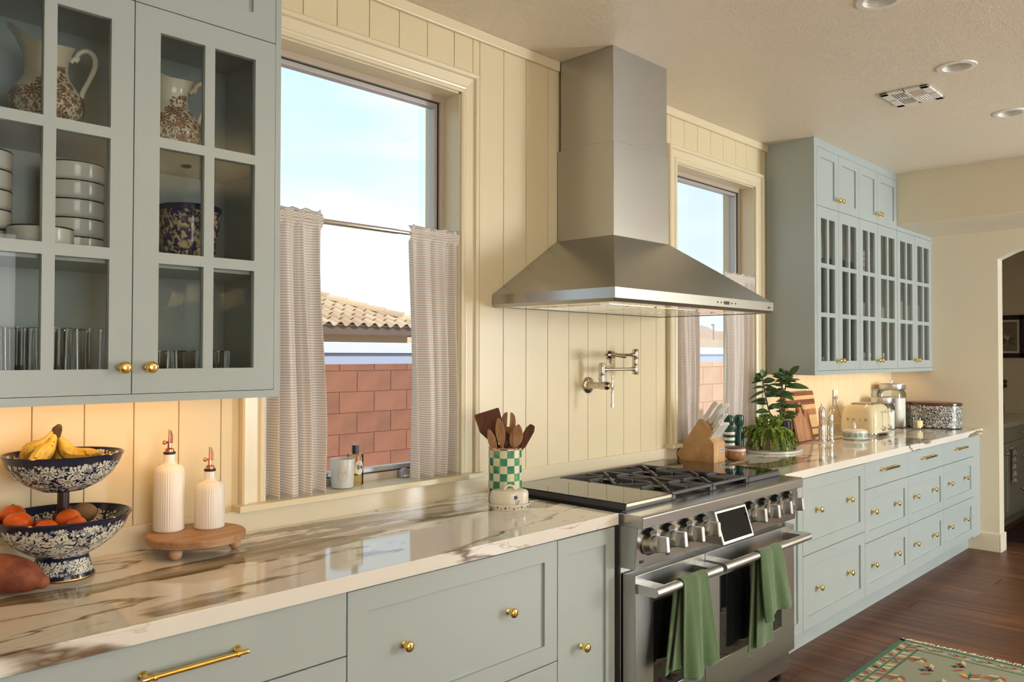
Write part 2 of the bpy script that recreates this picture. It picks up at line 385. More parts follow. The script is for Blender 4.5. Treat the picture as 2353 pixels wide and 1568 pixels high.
drift = k.math('MULTIPLY', k.val(pat, [(.590, 0), (.600, 1), (.66, .85), (.70, .35), (.76, 0)]), k.val(k.noise(k.coord((2, 16, 16), (0, 0, .2)), 1.3, 5, .6), [(.30, .35), (.5, 1)]))
base = k.mix(k.noise(co, .9, 2), (.76, .725, .64), (.83, .80, .73))
base = k.mix(drift, base, k.mix(k.noise(co, 3.5, 3), (.085, .055, .028), (.30, .22, .10)))
base = k.mix(vein2, base, (.34, .22, .10)); base = k.mix(vein1, base, (.13, .075, .03))
k.color(base); M['marble'] = k.m
M['upstand'] = paint('cream_stone_upstand', (.80, .72, .54), .18, .03)
# floor
k = N('dark_oak_floor', (.2, .1, .05), .40)
oi = k.n('ObjectInfo'); cb = k.n('CombineXYZ'); k.l(k.math('MULTIPLY', oi.outputs['Random'], 50), cb.inputs[0]); k.l(k.math('MULTIPLY', oi.outputs['Random'], 23), cb.inputs[1])
ad = k.n('VectorMath', operation='ADD'); k.l(k.coord((20, .9, 1)), ad.inputs[0]); k.l(cb.outputs[0], ad.inputs[1])
v = k.noise(ad.outputs[0], 1.2, 6, .6, .4); cc = k.ramp(v, [(.28, (.034, .010, .003)), (.48, (.10, .034, .011)), (.72, (.24, .092, .030))])
k.color(k.mix(k.math('MULTIPLY', oi.outputs['Random'], .45), cc, (.07, .026, .010))); k.bump(v, .05, .003); M['floor'] = k.m
M['ext'] = plain('stucco', (.52, .36, .22), .8)
M['gravel'] = plain('tan_gravel', (.66, .55, .43), .9)

# ------------------------------------------------------------------ room shell
ZC = 2.77; XE = 4.56
W1 = (-1.015, -.180, 1.0, 2.497); W2 = (1.365, 2.238, 1.0, 2.487)
wb = G()
xs = [-4.3, W1[0], W1[1], W2[0], W2[1], 6.80]
for i in range(5):
    if i in (1, 3):
        w = W1 if i == 1 else W2
        wb.box(xs[i], xs[i + 1], 0, .2, 0, w[2]); wb.box(xs[i], xs[i + 1], 0, .2, w[3], 2.95)
    else: wb.box(xs[i], xs[i + 1], 0, .2, 0, 2.95)
wall_back = st(wb.out('wall_back', M['wall']))
# vertical boards with open grooves
gx = [-2.07, -1.937, -1.805, -1.673, -1.546, -1.416, -1.288, -1.158, -1.02, -.883, -.75, -.615, -.481, -.347, -.210, -.071, .067, .2045, .345, .489, .627, .769, .905, 1.048, 1.186, 1.322, 1.456, 1.591, 1.731, 1.871, 2.015, 2.147, 2.282, 2.41]
x_ = 2.41
while x_ < XE - .05: x_ += .137; gx.append(min(x_, XE))
CAS = .085
def board(a, b, z0, z1):
    g = G(); g.box(a + .0011, b - .0011, -.008, .001, z0, z1); g.out('board', M['wall'], wall_back, bev=.0012, seg=1)
for a, b in zip(gx[:-1], gx[1:]):
    segs = [(a, b, .97, 2.765)]
    for w in (W1, W2):
        lo, hi = w[0] - CAS + .015, w[1] + CAS - .015; new = []
        for (p, q, z0, z1) in segs:
            if q <= lo or p >= hi: new.append((p, q, z0, z1)); continue
            if p < lo - .012: new.append((p, lo, z0, z1))
            if q > hi + .012: new.append((hi, q, z0, z1))
            new.append((max(p, lo) if p < lo - .012 else p, min(q, hi) if q > hi + .012 else q, w[3] + CAS - .02, z1))
        segs = new
    for sgm in segs: board(*sgm)
# crown strip under the ceiling, low stone upstand over the counter
st(G().box(-4.2, .41, -.024, -.008, 2.727, ZC).out('trim_1', M['trim'], bev=.003))
st(G().box(.81, 2.395, -.024, -.008, 2.727, ZC).out('trim_2', M['trim'], bev=.003))
st(G().box(-2.6, -.02, -.022, -.008, .905, .983).out('trim_3', M['upstand'], bev=.002))
st(G().box(1.24, XE, -.022, -.008, .905, .983).out('trim_4', M['upstand'], bev=.002))
st(G().box(-.02, 1.24, -.022, -.008, .905, .983).out('trim_5', M['upstand'], bev=.002))
# other walls
we = G()
AY0, AY1 = -.775, -2.0
we.box(XE, XE + .13, .0, AY0, 0, ZC); we.box(XE, XE + .13, AY1, -5.3, 0, ZC)
arch = [(AY0, 2.19)]
for i in range(13):
    t = i / 12; arch.append((lerp(AY0, AY1, t), 2.19 + .145 * math.sin(PI * t) ** .8))
arch += [(AY1, ZC), (AY0, ZC)]
we.prism(arch[1:], XE, XE + .13, 'yz')
wall_end = st(we.out('wall_right', M['endwall']))
st(G().box(XE - .014, XE, -.56, AY0, 0, .135).box(XE - .014, XE + .144, AY0, AY0 - .012, 0, .135).box(XE + .13, XE + .144, -.2, AY0, 0, .135).out('baseboard_right', M['endwall'], bev=.003))
st(G().box(-4.3, -4.2, .2, -5.3, 0, 2.95).out('wall_left', M['endwall']))
wf = G(); WX = [-4.3, -2.7, -.5, 3.3, 4.3, 6.8]
for i in range(5):
    if i in (1, 3): wf.box(WX[i], WX[i + 1], -5.05, -5.2, 0, .5); wf.box(WX[i], WX[i + 1], -5.05, -5.2, 2.4, 2.95)
    else: wf.box(WX[i], WX[i + 1], -5.05, -5.2, 0, 2.95)
st(wf.out('wall_front', M['endwall']))
def frame_window(name, a, b):
    f = G(); f.box(a, b, -5.16, -5.1, .5, .56); f.box(a, b, -5.16, -5.1, 2.34, 2.4); f.box(a, a + .06, -5.16, -5.1, .5, 2.4); f.box(b - .06, b, -5.16, -5.1, .5, 2.4); f.box((a + b) / 2 - .02, (a + b) / 2 + .02, -5.16, -5.1, .5, 2.4)
    w = st(f.out(name, M['frame_al'])); return w
frame_window('added_window_3', -2.7, -.5); frame_window('added_window_4', 3.3, 4.3)  # openings added to carry the lights; second sited for its shadow direction
st(G().box(-4.3, 6.8, .2, -5.3, ZC, ZC + .12).out('ceiling', M['ceiling']))
# dropped soffit at the far end
st(G().box(3.79, XE + .01, .0, -5.1, 2.40, ZC + .01).out('trim_6', M['endwall'], bev=.012))
# pantry beyond the doorway
st(G().box(6.64, 6.78, .2, -2.5, 0, ZC).out('wall_pantry', M['endwall']))
st(G().box(XE + .13, 6.7, -2.4, -2.5, 0, ZC).out('wall_pantry_side', M['endwall']))
st(G().box(6.62, 6.64, -.55, -2.4, 0, .12).out('baseboard_pantry', M['endwall']))
# floor: slab and planks, running away from the range wall
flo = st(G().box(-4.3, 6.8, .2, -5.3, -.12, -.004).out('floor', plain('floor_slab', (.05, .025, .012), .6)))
pw = .182; x_ = 1.20
pm = {}
rnd = random.Random(3)
while x_ < 6.6:
    y_ = -.45 - rnd.random() * 1.1
    ys = [-.3, y_]
    while y_ > -2.4: y_ -= 1.22; ys.append(y_)
    for a, b in zip(ys[:-1], ys[1:]):
        if a - b < .02: continue
        L = round(a - b, 2); key = L
        if key not in pm:
            g = G(); g.box(0, pw - .0006, -L + .0008, 0, -.01, 0); pm[key] = g.mesh('plank', M['floor'])
        o = D.objects.new('plank', pm[key]); COL.objects.link(o); o.parent = flo; o.location = (x_, a, 0)
    x_ += pw
# rest of the floor out of view, joined
g = G(); x_ = 1.20 - pw
while x_ > -4.2: g.box(x_, x_ + pw - .0012, -.3, -5.0, -.01, 0); x_ -= pw
x_ = 1.20
while x_ < 4.5: g.box(x_, x_ + pw - .0012, -3.7, -5.0, -.01, 0); x_ += pw
o = g.out('plank_rest', M['floor'], flo); o['kind'] = 'stuff'

# ------------------------------------------------------------------ windows over the counter
def window(name, w, num):
    x0, x1, z0, z1 = w
    root = G()
    YF = .075
    def fr(a, d, y0, y1):   # rectangular ring a..d inside the opening
        g_ = G(); g_.box(x0 + a, x1 - a, y0, y1, z0 + a, z0 + d); g_.box(x0 + a, x1 - a, y0, y1, z1 - d, z1 - a); g_.box(x0 + a, x0 + d, y0, y1, z0 + d, z1 - d); g_.box(x1 - d, x1 - a, y0, y1, z0 + d, z1 - d); return g_
    f = st(fr(0, .028, YF, YF + .07).out(name, M['frame_al'], bev=.002))
    fr(.0278, .0305, YF + .012, YF + .05).out('gasket', M['gasket'], f)
    fr(.0305, .048, YF + .016, YF + .05).out('sash', plain('grey_sash_' + name, (.50, .48, .46), .35, .2), f, bev=.002)
    G().box(x0 + .047, x1 - .047, YF + .034, YF + .038, z0 + .047, z1 - .047).out('pane', M['pane'], f)
    # casing: stepped moulding with mitred corners
    prof = [(0, -.010), (0, -.022), (.008, -.026), (.014, -.024), (.020, -.026), (.026, -.020), (.030, -.020), (.062, -.024), (.066, -.034), (CAS - .006, -.036), (CAS, -.032), (CAS, -.010)]
    def piece(pts):
        g_ = G(); rings = []
        for (px_, pz_, dx_, dz_) in pts: rings.append([(px_ + dx_ * o_, y_, pz_ + dz_ * o_) for o_, y_ in prof])
        g_.loft(rings, True, False); return g_
    piece([(x0, z0, -1, 0), (x0, z1, -1, 1)]).out('casing', M['trim'], f)
    piece([(x1, z0, 1, 0), (x1, z1, 1, 1)]).out('casing', M['trim'], f)
    piece([(x0, z1, -1, 1), (x1, z1, 1, 1)]).out('casing', M['trim'], f)
    # painted reveal lining
    g_ = G(); t = .006
    g_.box(x0, x0 + t, -.01, YF, z0, z1); g_.box(x1 - t, x1, -.01, YF, z0, z1); g_.box(x0, x1, -.01, YF, z1 - t, z1); g_.out('reveal', M['trim'], f)
    # sill board
    G().box(x0 - .005, x1 + .005, -.004, YF, z0 - .018, z0 + .002).box(x0 - CAS - .022, x1 + CAS + .012, -.062, -.004, z0 - .018, z0 + .002).out('sill', M['trim'], f, bev=.002)
    return f
window('window_1', W1, 1); window('window_2', W2, 2)

# ------------------------------------------------------------------ the house roof and the yard
rf = G(); rf.prism([(.62, 3.02), (.62, 3.1), (-2.6, 4.45), (-8.0, 3.1), (-8.0, 3.02)], -9, 6.95, 'yz')  # unseen roof; rear overhang lengthened to keep sun off the opposite openings
st(rf.out('roof', M['ext']))
tag(G().box(-40, 90, .2, 140, -.35, -.15).out('yard_ground', M['gravel']), kind='structure')
def cmu(name, col, c2):
    k = N(name, col, .9); oi = k.n('ObjectInfo'); v = k.noise(k.coord((1, 1, 1)), 3.2, 3, .5); s = k.noise(k.coord((1, 1, 1), src='Object'), 90, 2)
    a = k.mix(k.val(v, [(.38, 0), (.62, 1)]), col, c2); a = k.mix(k.math('MULTIPLY', oi.outputs['Random'], .5), a, tuple(min(1, x * 1.15) for x in col)); k.color(k.mix(k.math('MULTIPLY', s, .3), a, c2)); k.bump(s, .3, .004); return k.m
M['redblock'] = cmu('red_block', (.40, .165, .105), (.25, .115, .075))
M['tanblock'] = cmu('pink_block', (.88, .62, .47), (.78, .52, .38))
def blockwall(name, label, x0, x1, y, ztop, rows, mat, mortar, ox, cap):
    t = thing(name, label, 'wall', ((x0 + x1) / 2, y, -.15))
    cx = (x0 + x1) / 2
    G().box(x0 - cx, x1 - cx, .006, .17, 0, ztop + .15 - .005).out('mortar_core', mortar, t)
    me = G().box(.004, .393, 0, .19, .004, .193).mesh('block', mat); meh = G().box(.004, .393, 0, .19, .004, cap).mesh('cap_block', mat)
    zz = ztop + .15 - cap
    r = 0
    while r < rows:
        off = (ox + (r % 2) * .1985) % .397
        n0 = int((x1 - x0) / .397)
        for i in range(n0):
            o = D.objects.new('block', meh if r == 0 else me); COL.objects.link(o); o.parent = t; o.location = (x0 - cx + off + i * .397, 0, zz)
        r += 1; zz -= .197
    return t
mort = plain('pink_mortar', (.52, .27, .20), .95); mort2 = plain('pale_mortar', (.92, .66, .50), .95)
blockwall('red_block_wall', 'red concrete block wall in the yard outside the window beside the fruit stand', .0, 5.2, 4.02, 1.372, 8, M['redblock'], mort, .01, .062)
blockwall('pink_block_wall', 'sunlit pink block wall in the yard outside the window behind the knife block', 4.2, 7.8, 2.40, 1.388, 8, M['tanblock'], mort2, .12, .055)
# long low shed behind the block walls
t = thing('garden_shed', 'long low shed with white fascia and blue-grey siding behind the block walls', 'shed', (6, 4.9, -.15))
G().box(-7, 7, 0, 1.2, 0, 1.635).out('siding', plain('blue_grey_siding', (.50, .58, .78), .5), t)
G().box(-7.02, 7.02, -.03, 1.25, 1.63, 1.745).out('fascia', plain('white_fascia', (.80, .85, .93), .5), t, bev=.004)
# neighbouring house with a hipped clay-tile roof
tile_m = N('clay_tile', (.75, .5, .3), .75); oi = tile_m.n('ObjectInfo'); tile_m.color(tile_m.ramp(oi.outputs['Random'], [(0, (.52, .34, .20)), (.5, (.64, .44, .26)), (1, (.72, .53, .35))]))
t = thing('neighbour_house', 'neighbouring tan stucco house with a hipped clay-tile roof', 'house', (3.0, 9.0, -.15))
HX = 4.5       # eave corner, local x
G().box(-8, HX - .35, .45, 7, 0, 1.98).out('wall', M['ext'], t)
G().box(-8, HX, .0, .03, 1.95, 2.10).box(HX - .03, HX, .0, 8, 1.95, 2.10).out('fascia_board', plain('brown_fascia', (.16, .10, .07), .6), t)
sl = .36
rf = G(); rf.add([(-8, .0, 2.10), (HX, .0, 2.10), (HX - 4, 4, 2.10 + 4 * sl), (-8, 4, 2.10 + 4 * sl), (HX, 8, 2.10)], [(0, 1, 2, 3), (1, 4, 2)])
rf.out('roof_deck', M['ext'], t, solid=.03)
TW, TL = .23, .32
g = G()
def tl(u, v):
    x = u * TW; return (x, -v * TL, .036 * math.sin(2 * PI * u) * (.85 + .15 * v) + .02 + .022 * v - 0)
g.grid(tl, 10, 1); g.grid(lambda u, v: (u * TW, -TL, (.036 * math.sin(2 * PI * u) + .042) - v * .02), 10, 1)
tme = g.mesh('roof_tile', tile_m.m)
ang = math.atan(sl); r = 0; SL = TL * .86
while r < 13:
    ybase = (r + 1) * SL * math.cos(ang); zb = 2.11 + (r + 1) * SL * math.sin(ang)
    x = HX - (ybase) + .12 - TW
    while x > -3.4:
        o = D.objects.new('roof_tile', tme); COL.objects.link(o); o.parent = t; o.location = (x, ybase, zb); o.rotation_euler = (ang, 0, 0); x -= TW
    r += 1
cap = G(); cap.grid(lambda u, v: (.15 * math.cos(PI * u) * (1 + .12 * v), -.42 * v, .10 * math.sin(PI * u) * (1 + .1 * v) + .02 * v), 8, 1); cap.grid(lambda u, v: (.168 * math.cos(PI * u) * (1 - .2 * v), -.42, .11 * math.sin(PI * u) * (1 - .3 * v) + .02), 8, 1)
cme = cap.mesh('hip_cap', tile_m.m); hd = Vector((-1, 1, sl)).normalized()
for i in range(14):
    o = D.objects.new('hip_cap', cme); COL.objects.link(o); o.parent = t
    p = Vector((HX, .0, 2.10)) + hd * (.36 * (i + 1)); o.location = p
    ydir = hd; zdir = Vector((0, 0, 1)) - hd * hd.z; zdir.normalize(); xdir = ydir.cross(zdir)
    o.rotation_euler = Matrix((xdir, ydir, zdir)).transposed().to_euler()
# far view from the second window: house roof, street lamp, red hill, far mountain
t = thing('far_house', 'distant house with pale tan roof beyond the second window', 'house', (23, 11.5, -.15))
G().box(-5, 5, 0, 6, 0, 1.9).out('wall', M['ext'], t)
G().add([(-5.5, -.4, 1.85), (5.5, -.4, 1.85), (2.2, 3, 2.3), (-2.2, 3, 2.3), (5.5, 6.4, 1.85), (-5.5, 6.4, 1.85)], [(0, 1, 2, 3), (1, 4, 2), (0, 3, 5), (3, 2, 4, 5)]).out('roof', plain('pale_roof', (.62, .46, .30), .8), t)
t = thing('street_lamp', 'tall thin street lamp seen through the second window', 'street lamp', (69.1, 38.8, -.15))
G().lathe([(.09, 0), (.07, 4.6), (.001, 4.61)], n=10).out('post', plain('grey_pole', (.45, .42, .38), .6), t)
G().box(-.30, .12, -.1, .1, 4.5, 4.68).out('lamp_head', plain('grey_head', (.42, .40, .38), .6), t, bev=.03)
def ridge(name, label, y0, x0, x1, zf, col, nx=60):
    g = G(); rr = random.Random(5)
    g.grid(lambda u, v: (lerp(x0, x1, u), y0 + v * 60, -.2 + v * zf(u) + (rr.random() - .5) * zf(u) * .05), nx, 6); k = N(name + '_earth', col, .9)
    nn = k.noise(k.coord((.08, .08, .3)), 3, 5, .65); k.color(k.mix(nn, tuple(c * .75 for c in col), tuple(min(1, c * 1.2) for c in col)))
    st(g.out(name, k.m))
ridge('red_hill', '', 150, -100, 700, lambda u: 14.6 + .9 * math.sin(u * 19) + .5 * math.sin(u * 57), (.62, .40, .27), 90)
ridge('far_mountain', '', 900, 200, 2600, lambda u: 60 + 12 * math.cos((u - .575) * 45), (.45, .38, .33), 60)
# ------------------------------------------------------------------ joinery
def wout(g, name, mat, parent, **kw):
    """parts modelled in room coordinates under an unrotated thing"""
    base = parent; off = Vector(parent.location)
    while base.parent: base = base.parent; off = off + Vector(base.location)
    return g.out(name, mat, parent, loc=-off, **kw)
knob_g = G().lathe([(.0001, 0), (.0105, 0), (.0105, .003), (.0065, .006), (.0055, .016), (.0085, .020), (.0145, .0225), (.0165, .027), (.0160, .031), (.0125, .0345), (.006, .0362), (.0001, .0365)], n=24, axis='y')
knob_me = knob_g.mesh('knob', M['brass'])
def knob(parent, x, z, yf, s=.92):
    o = D.objects.new('knob', knob_me); COL.objects.link(o); o.parent = parent
    off = Vector((0, 0, 0)); b = parent
    while b: off = off + Vector(b.location); b = b.parent
    o.location = Vector((x, yf, z)) - off; o.scale = (s, s, s); return o
def pull_mesh(L):
    g = G(); h = L / 2
    for sx in (-1, 1):
        g.lathe([(.0001, 0), (.0105, 0), (.0105, .003), (.008, .005), (.0075, .007), (.0055, .009), (.005, .028), (.0001, .03)], (sx * (h - .014), 0, 0), 16, 'y')
        g.lathe([(.0001, -.004), (.0078, -.004), (.0085, 0), (.0078, .004), (.0001, .004)], (sx * (h - .014 - .013), -.028, 0), 14, 'x')
    g.tube([(-h, -.028, 0), (-h + .004, -.028, 0), (-h + .02, -.028, 0), (0, -.028, 0), (h - .02, -.028, 0), (h - .004, -.028, 0), (h, -.028, 0)], [.0045, .006, .0055, .0062, .0055, .006, .0045], 12)
    return g.mesh('pull_handle', M['brass'])
pull_big = pull_mesh(.235)
def pull(parent, x, z, yf, me=pull_big):
    o = D.objects.new('pull_handle', me); COL.objects.link(o); o.parent = parent
    off = Vector((0, 0, 0)); b = parent
    while b: off = off + Vector(b.location); b = b.parent
    o.location = Vector((x, yf, z)) - off; return o
def ringbox(g, o, i, y0, y1):
    """one-piece mitred frame, so that no joint shows through the paint"""
    def L(r, y): return [(r[0], y, r[2]), (r[1], y, r[2]), (r[1], y, r[3]), (r[0], y, r[3])]
    g.loft([L(o, y0), L(o, y1), L(i, y1), L(i, y0)], False, False, True)
def shaker(name, parent, x0, x1, z0, z1, yf, rail=.062, stile=None, mat='sage', th=.02, rec=.009):
    s = stile or rail; g = G()
    ringbox(g, (x0, x1, z0, z1), (x0 + s, x1 - s, z0 + rail, z1 - rail), yf, yf + th)
    g.box(x0 + s - .002, x1 - s + .002, yf + rec, yf + th - .002, z0 + rail - .002, z1 - rail + .002)
    return wout(g, name, M[mat], parent, bev=.0008, seg=1)
def slab(name, parent, x0, x1, z0, z1, yf, th=.02, mat='sage'):
    return wout(G().box(x0, x1, yf, yf + th, z0, z1), name, M[mat], parent, bev=.0012, seg=1)
def glassdoor(parent, x0, x1, z0, z1, yf, lst, rst, rows, mun=.027, mat='sage', th=.02):
    """rows: list of (bottom, top) of the panes, two columns"""
    g = G(); a, b = x0 + lst, x1 - rst; m = (a + b) / 2
    ringbox(g, (x0, x1, z0, z1), (a, b, rows[-1][0], rows[0][1]), yf, yf + th)
    for (p, q) in rows: g.box(m - mun / 2, m + mun / 2, yf, yf + th, p, q)
    for u, v in zip(rows[1:], rows[:-1]): g.box(a, b, yf, yf + th, u[1], v[0])
    d = wout(g, 'glass_door', M[mat], parent)
    for (p, q) in rows:
        for (u, v) in ((a, m - mun / 2), (m + mun / 2, b)):
            wout(G().box(u - .002, v + .002, yf + .010, yf + .013, p - .002, q + .002), 'pane', M['cab_pane'], d)
    return d
def carcass(parent, x0, x1, z0, z1, yf, shelves, inner='sage_in', mat='sage', fr=(0, 0, 0, 0), yb=-.012):
    """open box behind the doors; fr: face-frame widths showing (left, right, bottom, top)"""
    t = .016; g = G(); yo = yf + .0225
    g.box(x0, x0 + t, yo, yb, z0, z1); g.box(x1 - t, x1, yo, yb, z0, z1); g.box(x0 + t, x1 - t, yo, yb, z0, z0 + t); g.box(x0 + t, x1 - t, yo, yb, z1 - t, z1)
    if fr[0]: g.box(x0, x0 + fr[0], yf, yo, z0, z1)
    if fr[1]: g.box(x1 - fr[1], x1, yf, yo, z0, z1)
    if fr[2]: g.box(x0 + fr[0], x1 - fr[1], yf, yo, z0, z0 + fr[2])
    if fr[3]: g.box(x0 + fr[0], x1 - fr[1], yf, yo, z1 - fr[3], z1)
    b = wout(g, 'body', M[mat], parent)
    wout(G().box(x0 + t, x1 - t, yb - .008, yb, z0 + t, z1 - t), 'back_panel', M[inner], parent)
    for z in shelves: wout(G().box(x0 + t, x1 - t, yf + .026, yb - .008, z - .018, z), 'shelf', M[inner], parent)
    return b

# ---- upper cabinet by the fruit stand
YU = -.317
t = thing('glass_front_cabinet', 'sage green wall cabinet with paned glass doors above the fruit stand', 'cabinet', (-1.54, -.16, 1.346))
carcass(t, -1.945, -1.142, 1.346, 2.334, YU, [1.702, 2.003], fr=(.016, .0165, .020, 0))
rowsL = [(2.010, 2.274), (1.720, 1.984), (1.428, 1.692)]
glassdoor(t, -1.928, -1.5435, 1.3675, 2.3330, YU, .066, .053, rowsL); d = KIDS
d2 = glassdoor(t, -1.5410, -1.1595, 1.3675, 2.3330, YU, .062, .060, rowsL)
d1 = [o for o in D.objects if o.parent == t and o.name.startswith('glass_door')][0]
knob(d1, -1.566, 1.432, YU); knob(d2, -1.503, 1.432, YU)
carcass(t, -1.945, -1.142, 2.3342, 2.77, YU, [], fr=(.016, .0165, 0, .048))
u1 = shaker('door', t, -1.928, -1.5435, 2.3355, 2.720, YU, .068); u2 = shaker('door', t, -1.5410, -1.1595, 2.3355, 2.720, YU, .068)
wout(G().box(-1.90, -1.20, -.10, -.08, 1.3405, 1.3458), 'led_strip', M['white_pl'], t)
tl_ = light('under_cabinet_light', 'AREA', (-1.55, -.22, 1.342), 1.35, (1, .50, .18), rot=(.5, 0, 0), shape='RECTANGLE', size=.72, size_y=.03)

# ---- three upper cabinets past the second window
YR = -.317
def upper_unit(x0, x1, ztop, label, tall, xs, lside):
    t = thing('glass_front_cabinet', label, 'cabinet', ((x0 + x1) / 2, -.16, 1.346))
    carcass(t, x0, x1, 1.346, 2.3655, YR, [1.712, 2.017], fr=(.028 if lside else 0, .012 if not tall else 0, .0255, 0))
    if lside: wout(G().box(x0 - .005, x0 - .0002, YR, -.012, 1.346, ztop), 'end_panel', M['sage'], t)
    rows = [(2.024, 2.297), (1.725, 1.997), (1.430, 1.698)]
    ds = []
    for a, b in zip(xs[:-1], xs[1:]):
        w = b - a; ds.append(glassdoor(t, a + .0015, b - .0015, 1.3735, 2.3648 if tall else 2.3640, YR, .058, .052, rows, .030))
    knob(ds[0], xs[1] - .026, 1.432, YR); knob(ds[1], xs[1] + .026, 1.432, YR)
    if tall:
        carcass(t, x0, x1, 2.366, ztop, YR, [], fr=(.028 if lside else 0, .012 if x1 < 3.7 and False else 0, 0, .049))
        ds = [shaker('door', t, a + .0015, b - .0015, 2.3675, 2.72, YR, .055) for a, b in zip(xs[:-1], xs[1:])]
        knob(ds[0], xs[1] - .026, 2.432, YR); knob(ds[1], xs[1] + .026, 2.432, YR)
    else:
        wout(G().box(x0, x1, YR, YR + .02, 2.3665, 2.398), 'top_rail', M['sage'], t)
    return t
upper_unit(2.394, 3.086, 2.77, 'sage green wall cabinet with glass doors beside the window with the knife block', True, [2.424, 2.745, 3.085], True)
upper_unit(3.086, 3.790, 2.77, 'sage green glass-door wall cabinet between two others, full height to the ceiling', True, [3.085, 3.411, 3.7895], False)
upper_unit(3.790, XE, 2.40, 'shorter sage green glass-door wall cabinet under the soffit by the end wall', False, [3.792, 4.165, 4.546], False)
for xc in (2.75, 3.45, 4.15):
    light('under_cabinet_light', 'AREA', (xc, -.20, 1.343), .75, (1, .55, .27), rot=(.5, 0, 0), shape='RECTANGLE', size=.6, size_y=.03)

# ---- base cabinets
YD = -.650; ZB = .13
def base_box(t, x0, x1, toe=True):
    g = G(); g.box(x0, x1, YD + .021, -.02, ZB - .012, .874)
    wout(g, 'body', M['sage'], t)
    if toe: wout(G().box(x0, x1, -.565, -.02, 0, ZB - .012), 'toe_kick', M['sage'], t)
ga = .0016
def base_unit(x0, x1, label, fronts, name='drawer_cabinet', group=None):
    t = thing(name, label, 'cabinet', ((x0 + x1) / 2, -.33, 0), group=group)
    base_box(t, x0, x1)
    for kind, a, b, z0, z1, hw in fronts:
        if kind == 'slab': d = slab('drawer_front', t, a + ga, b - ga, z0 + ga, z1 - ga, YD)
        elif kind == 'door': d = shaker('door', t, a + ga, b - ga, z0 + ga, z1 - ga, YD, .055, .05)
        else: d = shaker('drawer_front', t, a + ga, b - ga, z0 + ga, z1 - ga, YD, .060)
        for (hk, hx, hz) in hw:
            (knob if hk == 'k' else pull)(d, hx, hz, YD + (.009 if hk == 'k' and kind != 'slab' and kind != 'door' else 0))
    return t
base_unit(-2.25, -1.141, 'sage green drawer cabinet with one long brass pull under the fruit stand', [('slab', -2.25, -1.141, .710, .871, [('p', -1.538, .803)]), ('sh', -2.25, -1.141, .425, .710, []), ('sh', -2.25, -1.141, ZB, .425, [])])
base_unit(-1.141, -.335, 'sage green cabinet with two deep drawers and brass knobs beneath the window', [('sh', -1.141, -.335, .482, .869, [('k', -.955, .690), ('k', -.553, .687)]), ('sh', -1.141, -.335, ZB, .482, [('k', -.955, .31), ('k', -.553, .31)])])
base_unit(-.335, -.028, 'narrow sage green door cabinet to the window side of the range', [('door', -.335, -.028, ZB, .867, [('k', -.214, .498)])])
pull_small = pull_mesh(.20)
base_unit(1.285, 1.475, 'narrow sage green pull-out cabinet between the range and the drawers', [('door', 1.285, 1.475, ZB, .868, [])])
base_unit(1.475, 2.262, 'sage green cabinet with two deep drawers next to the range', [('sh', 1.475, 2.262, .492, .868, [('k', 1.660, .698), ('k', 2.050, .698)]), ('sh', 1.475, 2.262, ZB, .492, [('k', 1.660, .310), ('k', 2.050, .310)])])
rowd = lambda a, b: [('slab', a, b, .720, .870, [('p', (a + b) / 2, .812)]), ('sh', a, b, .423, .720, [('k', a + .135, .585), ('k', b - .225 + .02, .585)]), ('sh', a, b, ZB, .423, [('k', a + .135, .288), ('k', b - .205, .288)])]
base_unit(2.262, 2.966, 'sage green three-drawer cabinet below the chrome pepper mills', rowd(2.262, 2.966))
base_unit(2.966, 3.664, 'sage green three-drawer cabinet below the toaster', rowd(2.966, 3.664))
base_unit(3.664, 4.376, 'sage green three-drawer cabinet at the end wall below the patterned tin', rowd(3.664, 4.376))
tag(G().box(4.377, XE - .001, YD + .004, -.02, .118, .874).box(4.377, XE - .001, -.565, -.02, 0, .118).out('filler_panel', M['sage']), 'flat sage green filler panel between the last drawers and the end wall', 'panel')

# ---- counters
YCF = -.668
tag(G().box(-2.30, -.030, YCF, -.0225, .875, .915).out('countertop', M['marble'], bev=.0018), 'marble countertop with dark brown veins under the fruit stand and window', 'countertop')
tag(G().box(1.252, XE - .0005, YCF, -.0225, .875, .915).out('countertop', M['marble'], bev=.0018), 'marble countertop with brown veins under the toaster and knife block', 'countertop')

# ---- range hood
hx0, hx1, hy = 0.0, 1.221, -.629; HZ, HT = 1.657, 1.708
t = thing('range_hood', 'stainless steel pyramid chimney hood over the range', 'range hood', (.61, -.30, HZ))
g = G()
ch = .012
g.loft([[(hx0 + ch, -.012, HZ), (hx1 - ch, -.012, HZ), (hx1 - ch, hy + ch, HZ), (hx0 + ch, hy + ch, HZ)], [(hx0, -.012, HZ + ch), (hx1, -.012, HZ + ch), (hx1, hy, HZ + ch), (hx0, hy, HZ + ch)], [(hx0, -.012, HT), (hx1, -.012, HT), (hx1, hy, HT), (hx0, hy, HT)]], False, False)
rim = .035
q0 = [(hx0 + ch, -.012, HZ), (hx1 - ch, -.012, HZ), (hx1 - ch, hy + ch, HZ), (hx0 + ch, hy + ch, HZ)]
q1 = [(hx0 + rim, -.03, HZ), (hx1 - rim, -.03, HZ), (hx1 - rim, hy + rim, HZ), (hx0 + rim, hy + rim, HZ)]
g.loft([q0, q1], False, False)
wout(g, 'rim_band', M['steel'], t, bev=.0012)
wout(G().box(hx0 + rim - .004, hx1 - rim + .004, -.03, hy + rim - .004, HZ + .0015, HZ + .006), 'underside_panel', M['steel_mirror'], t)
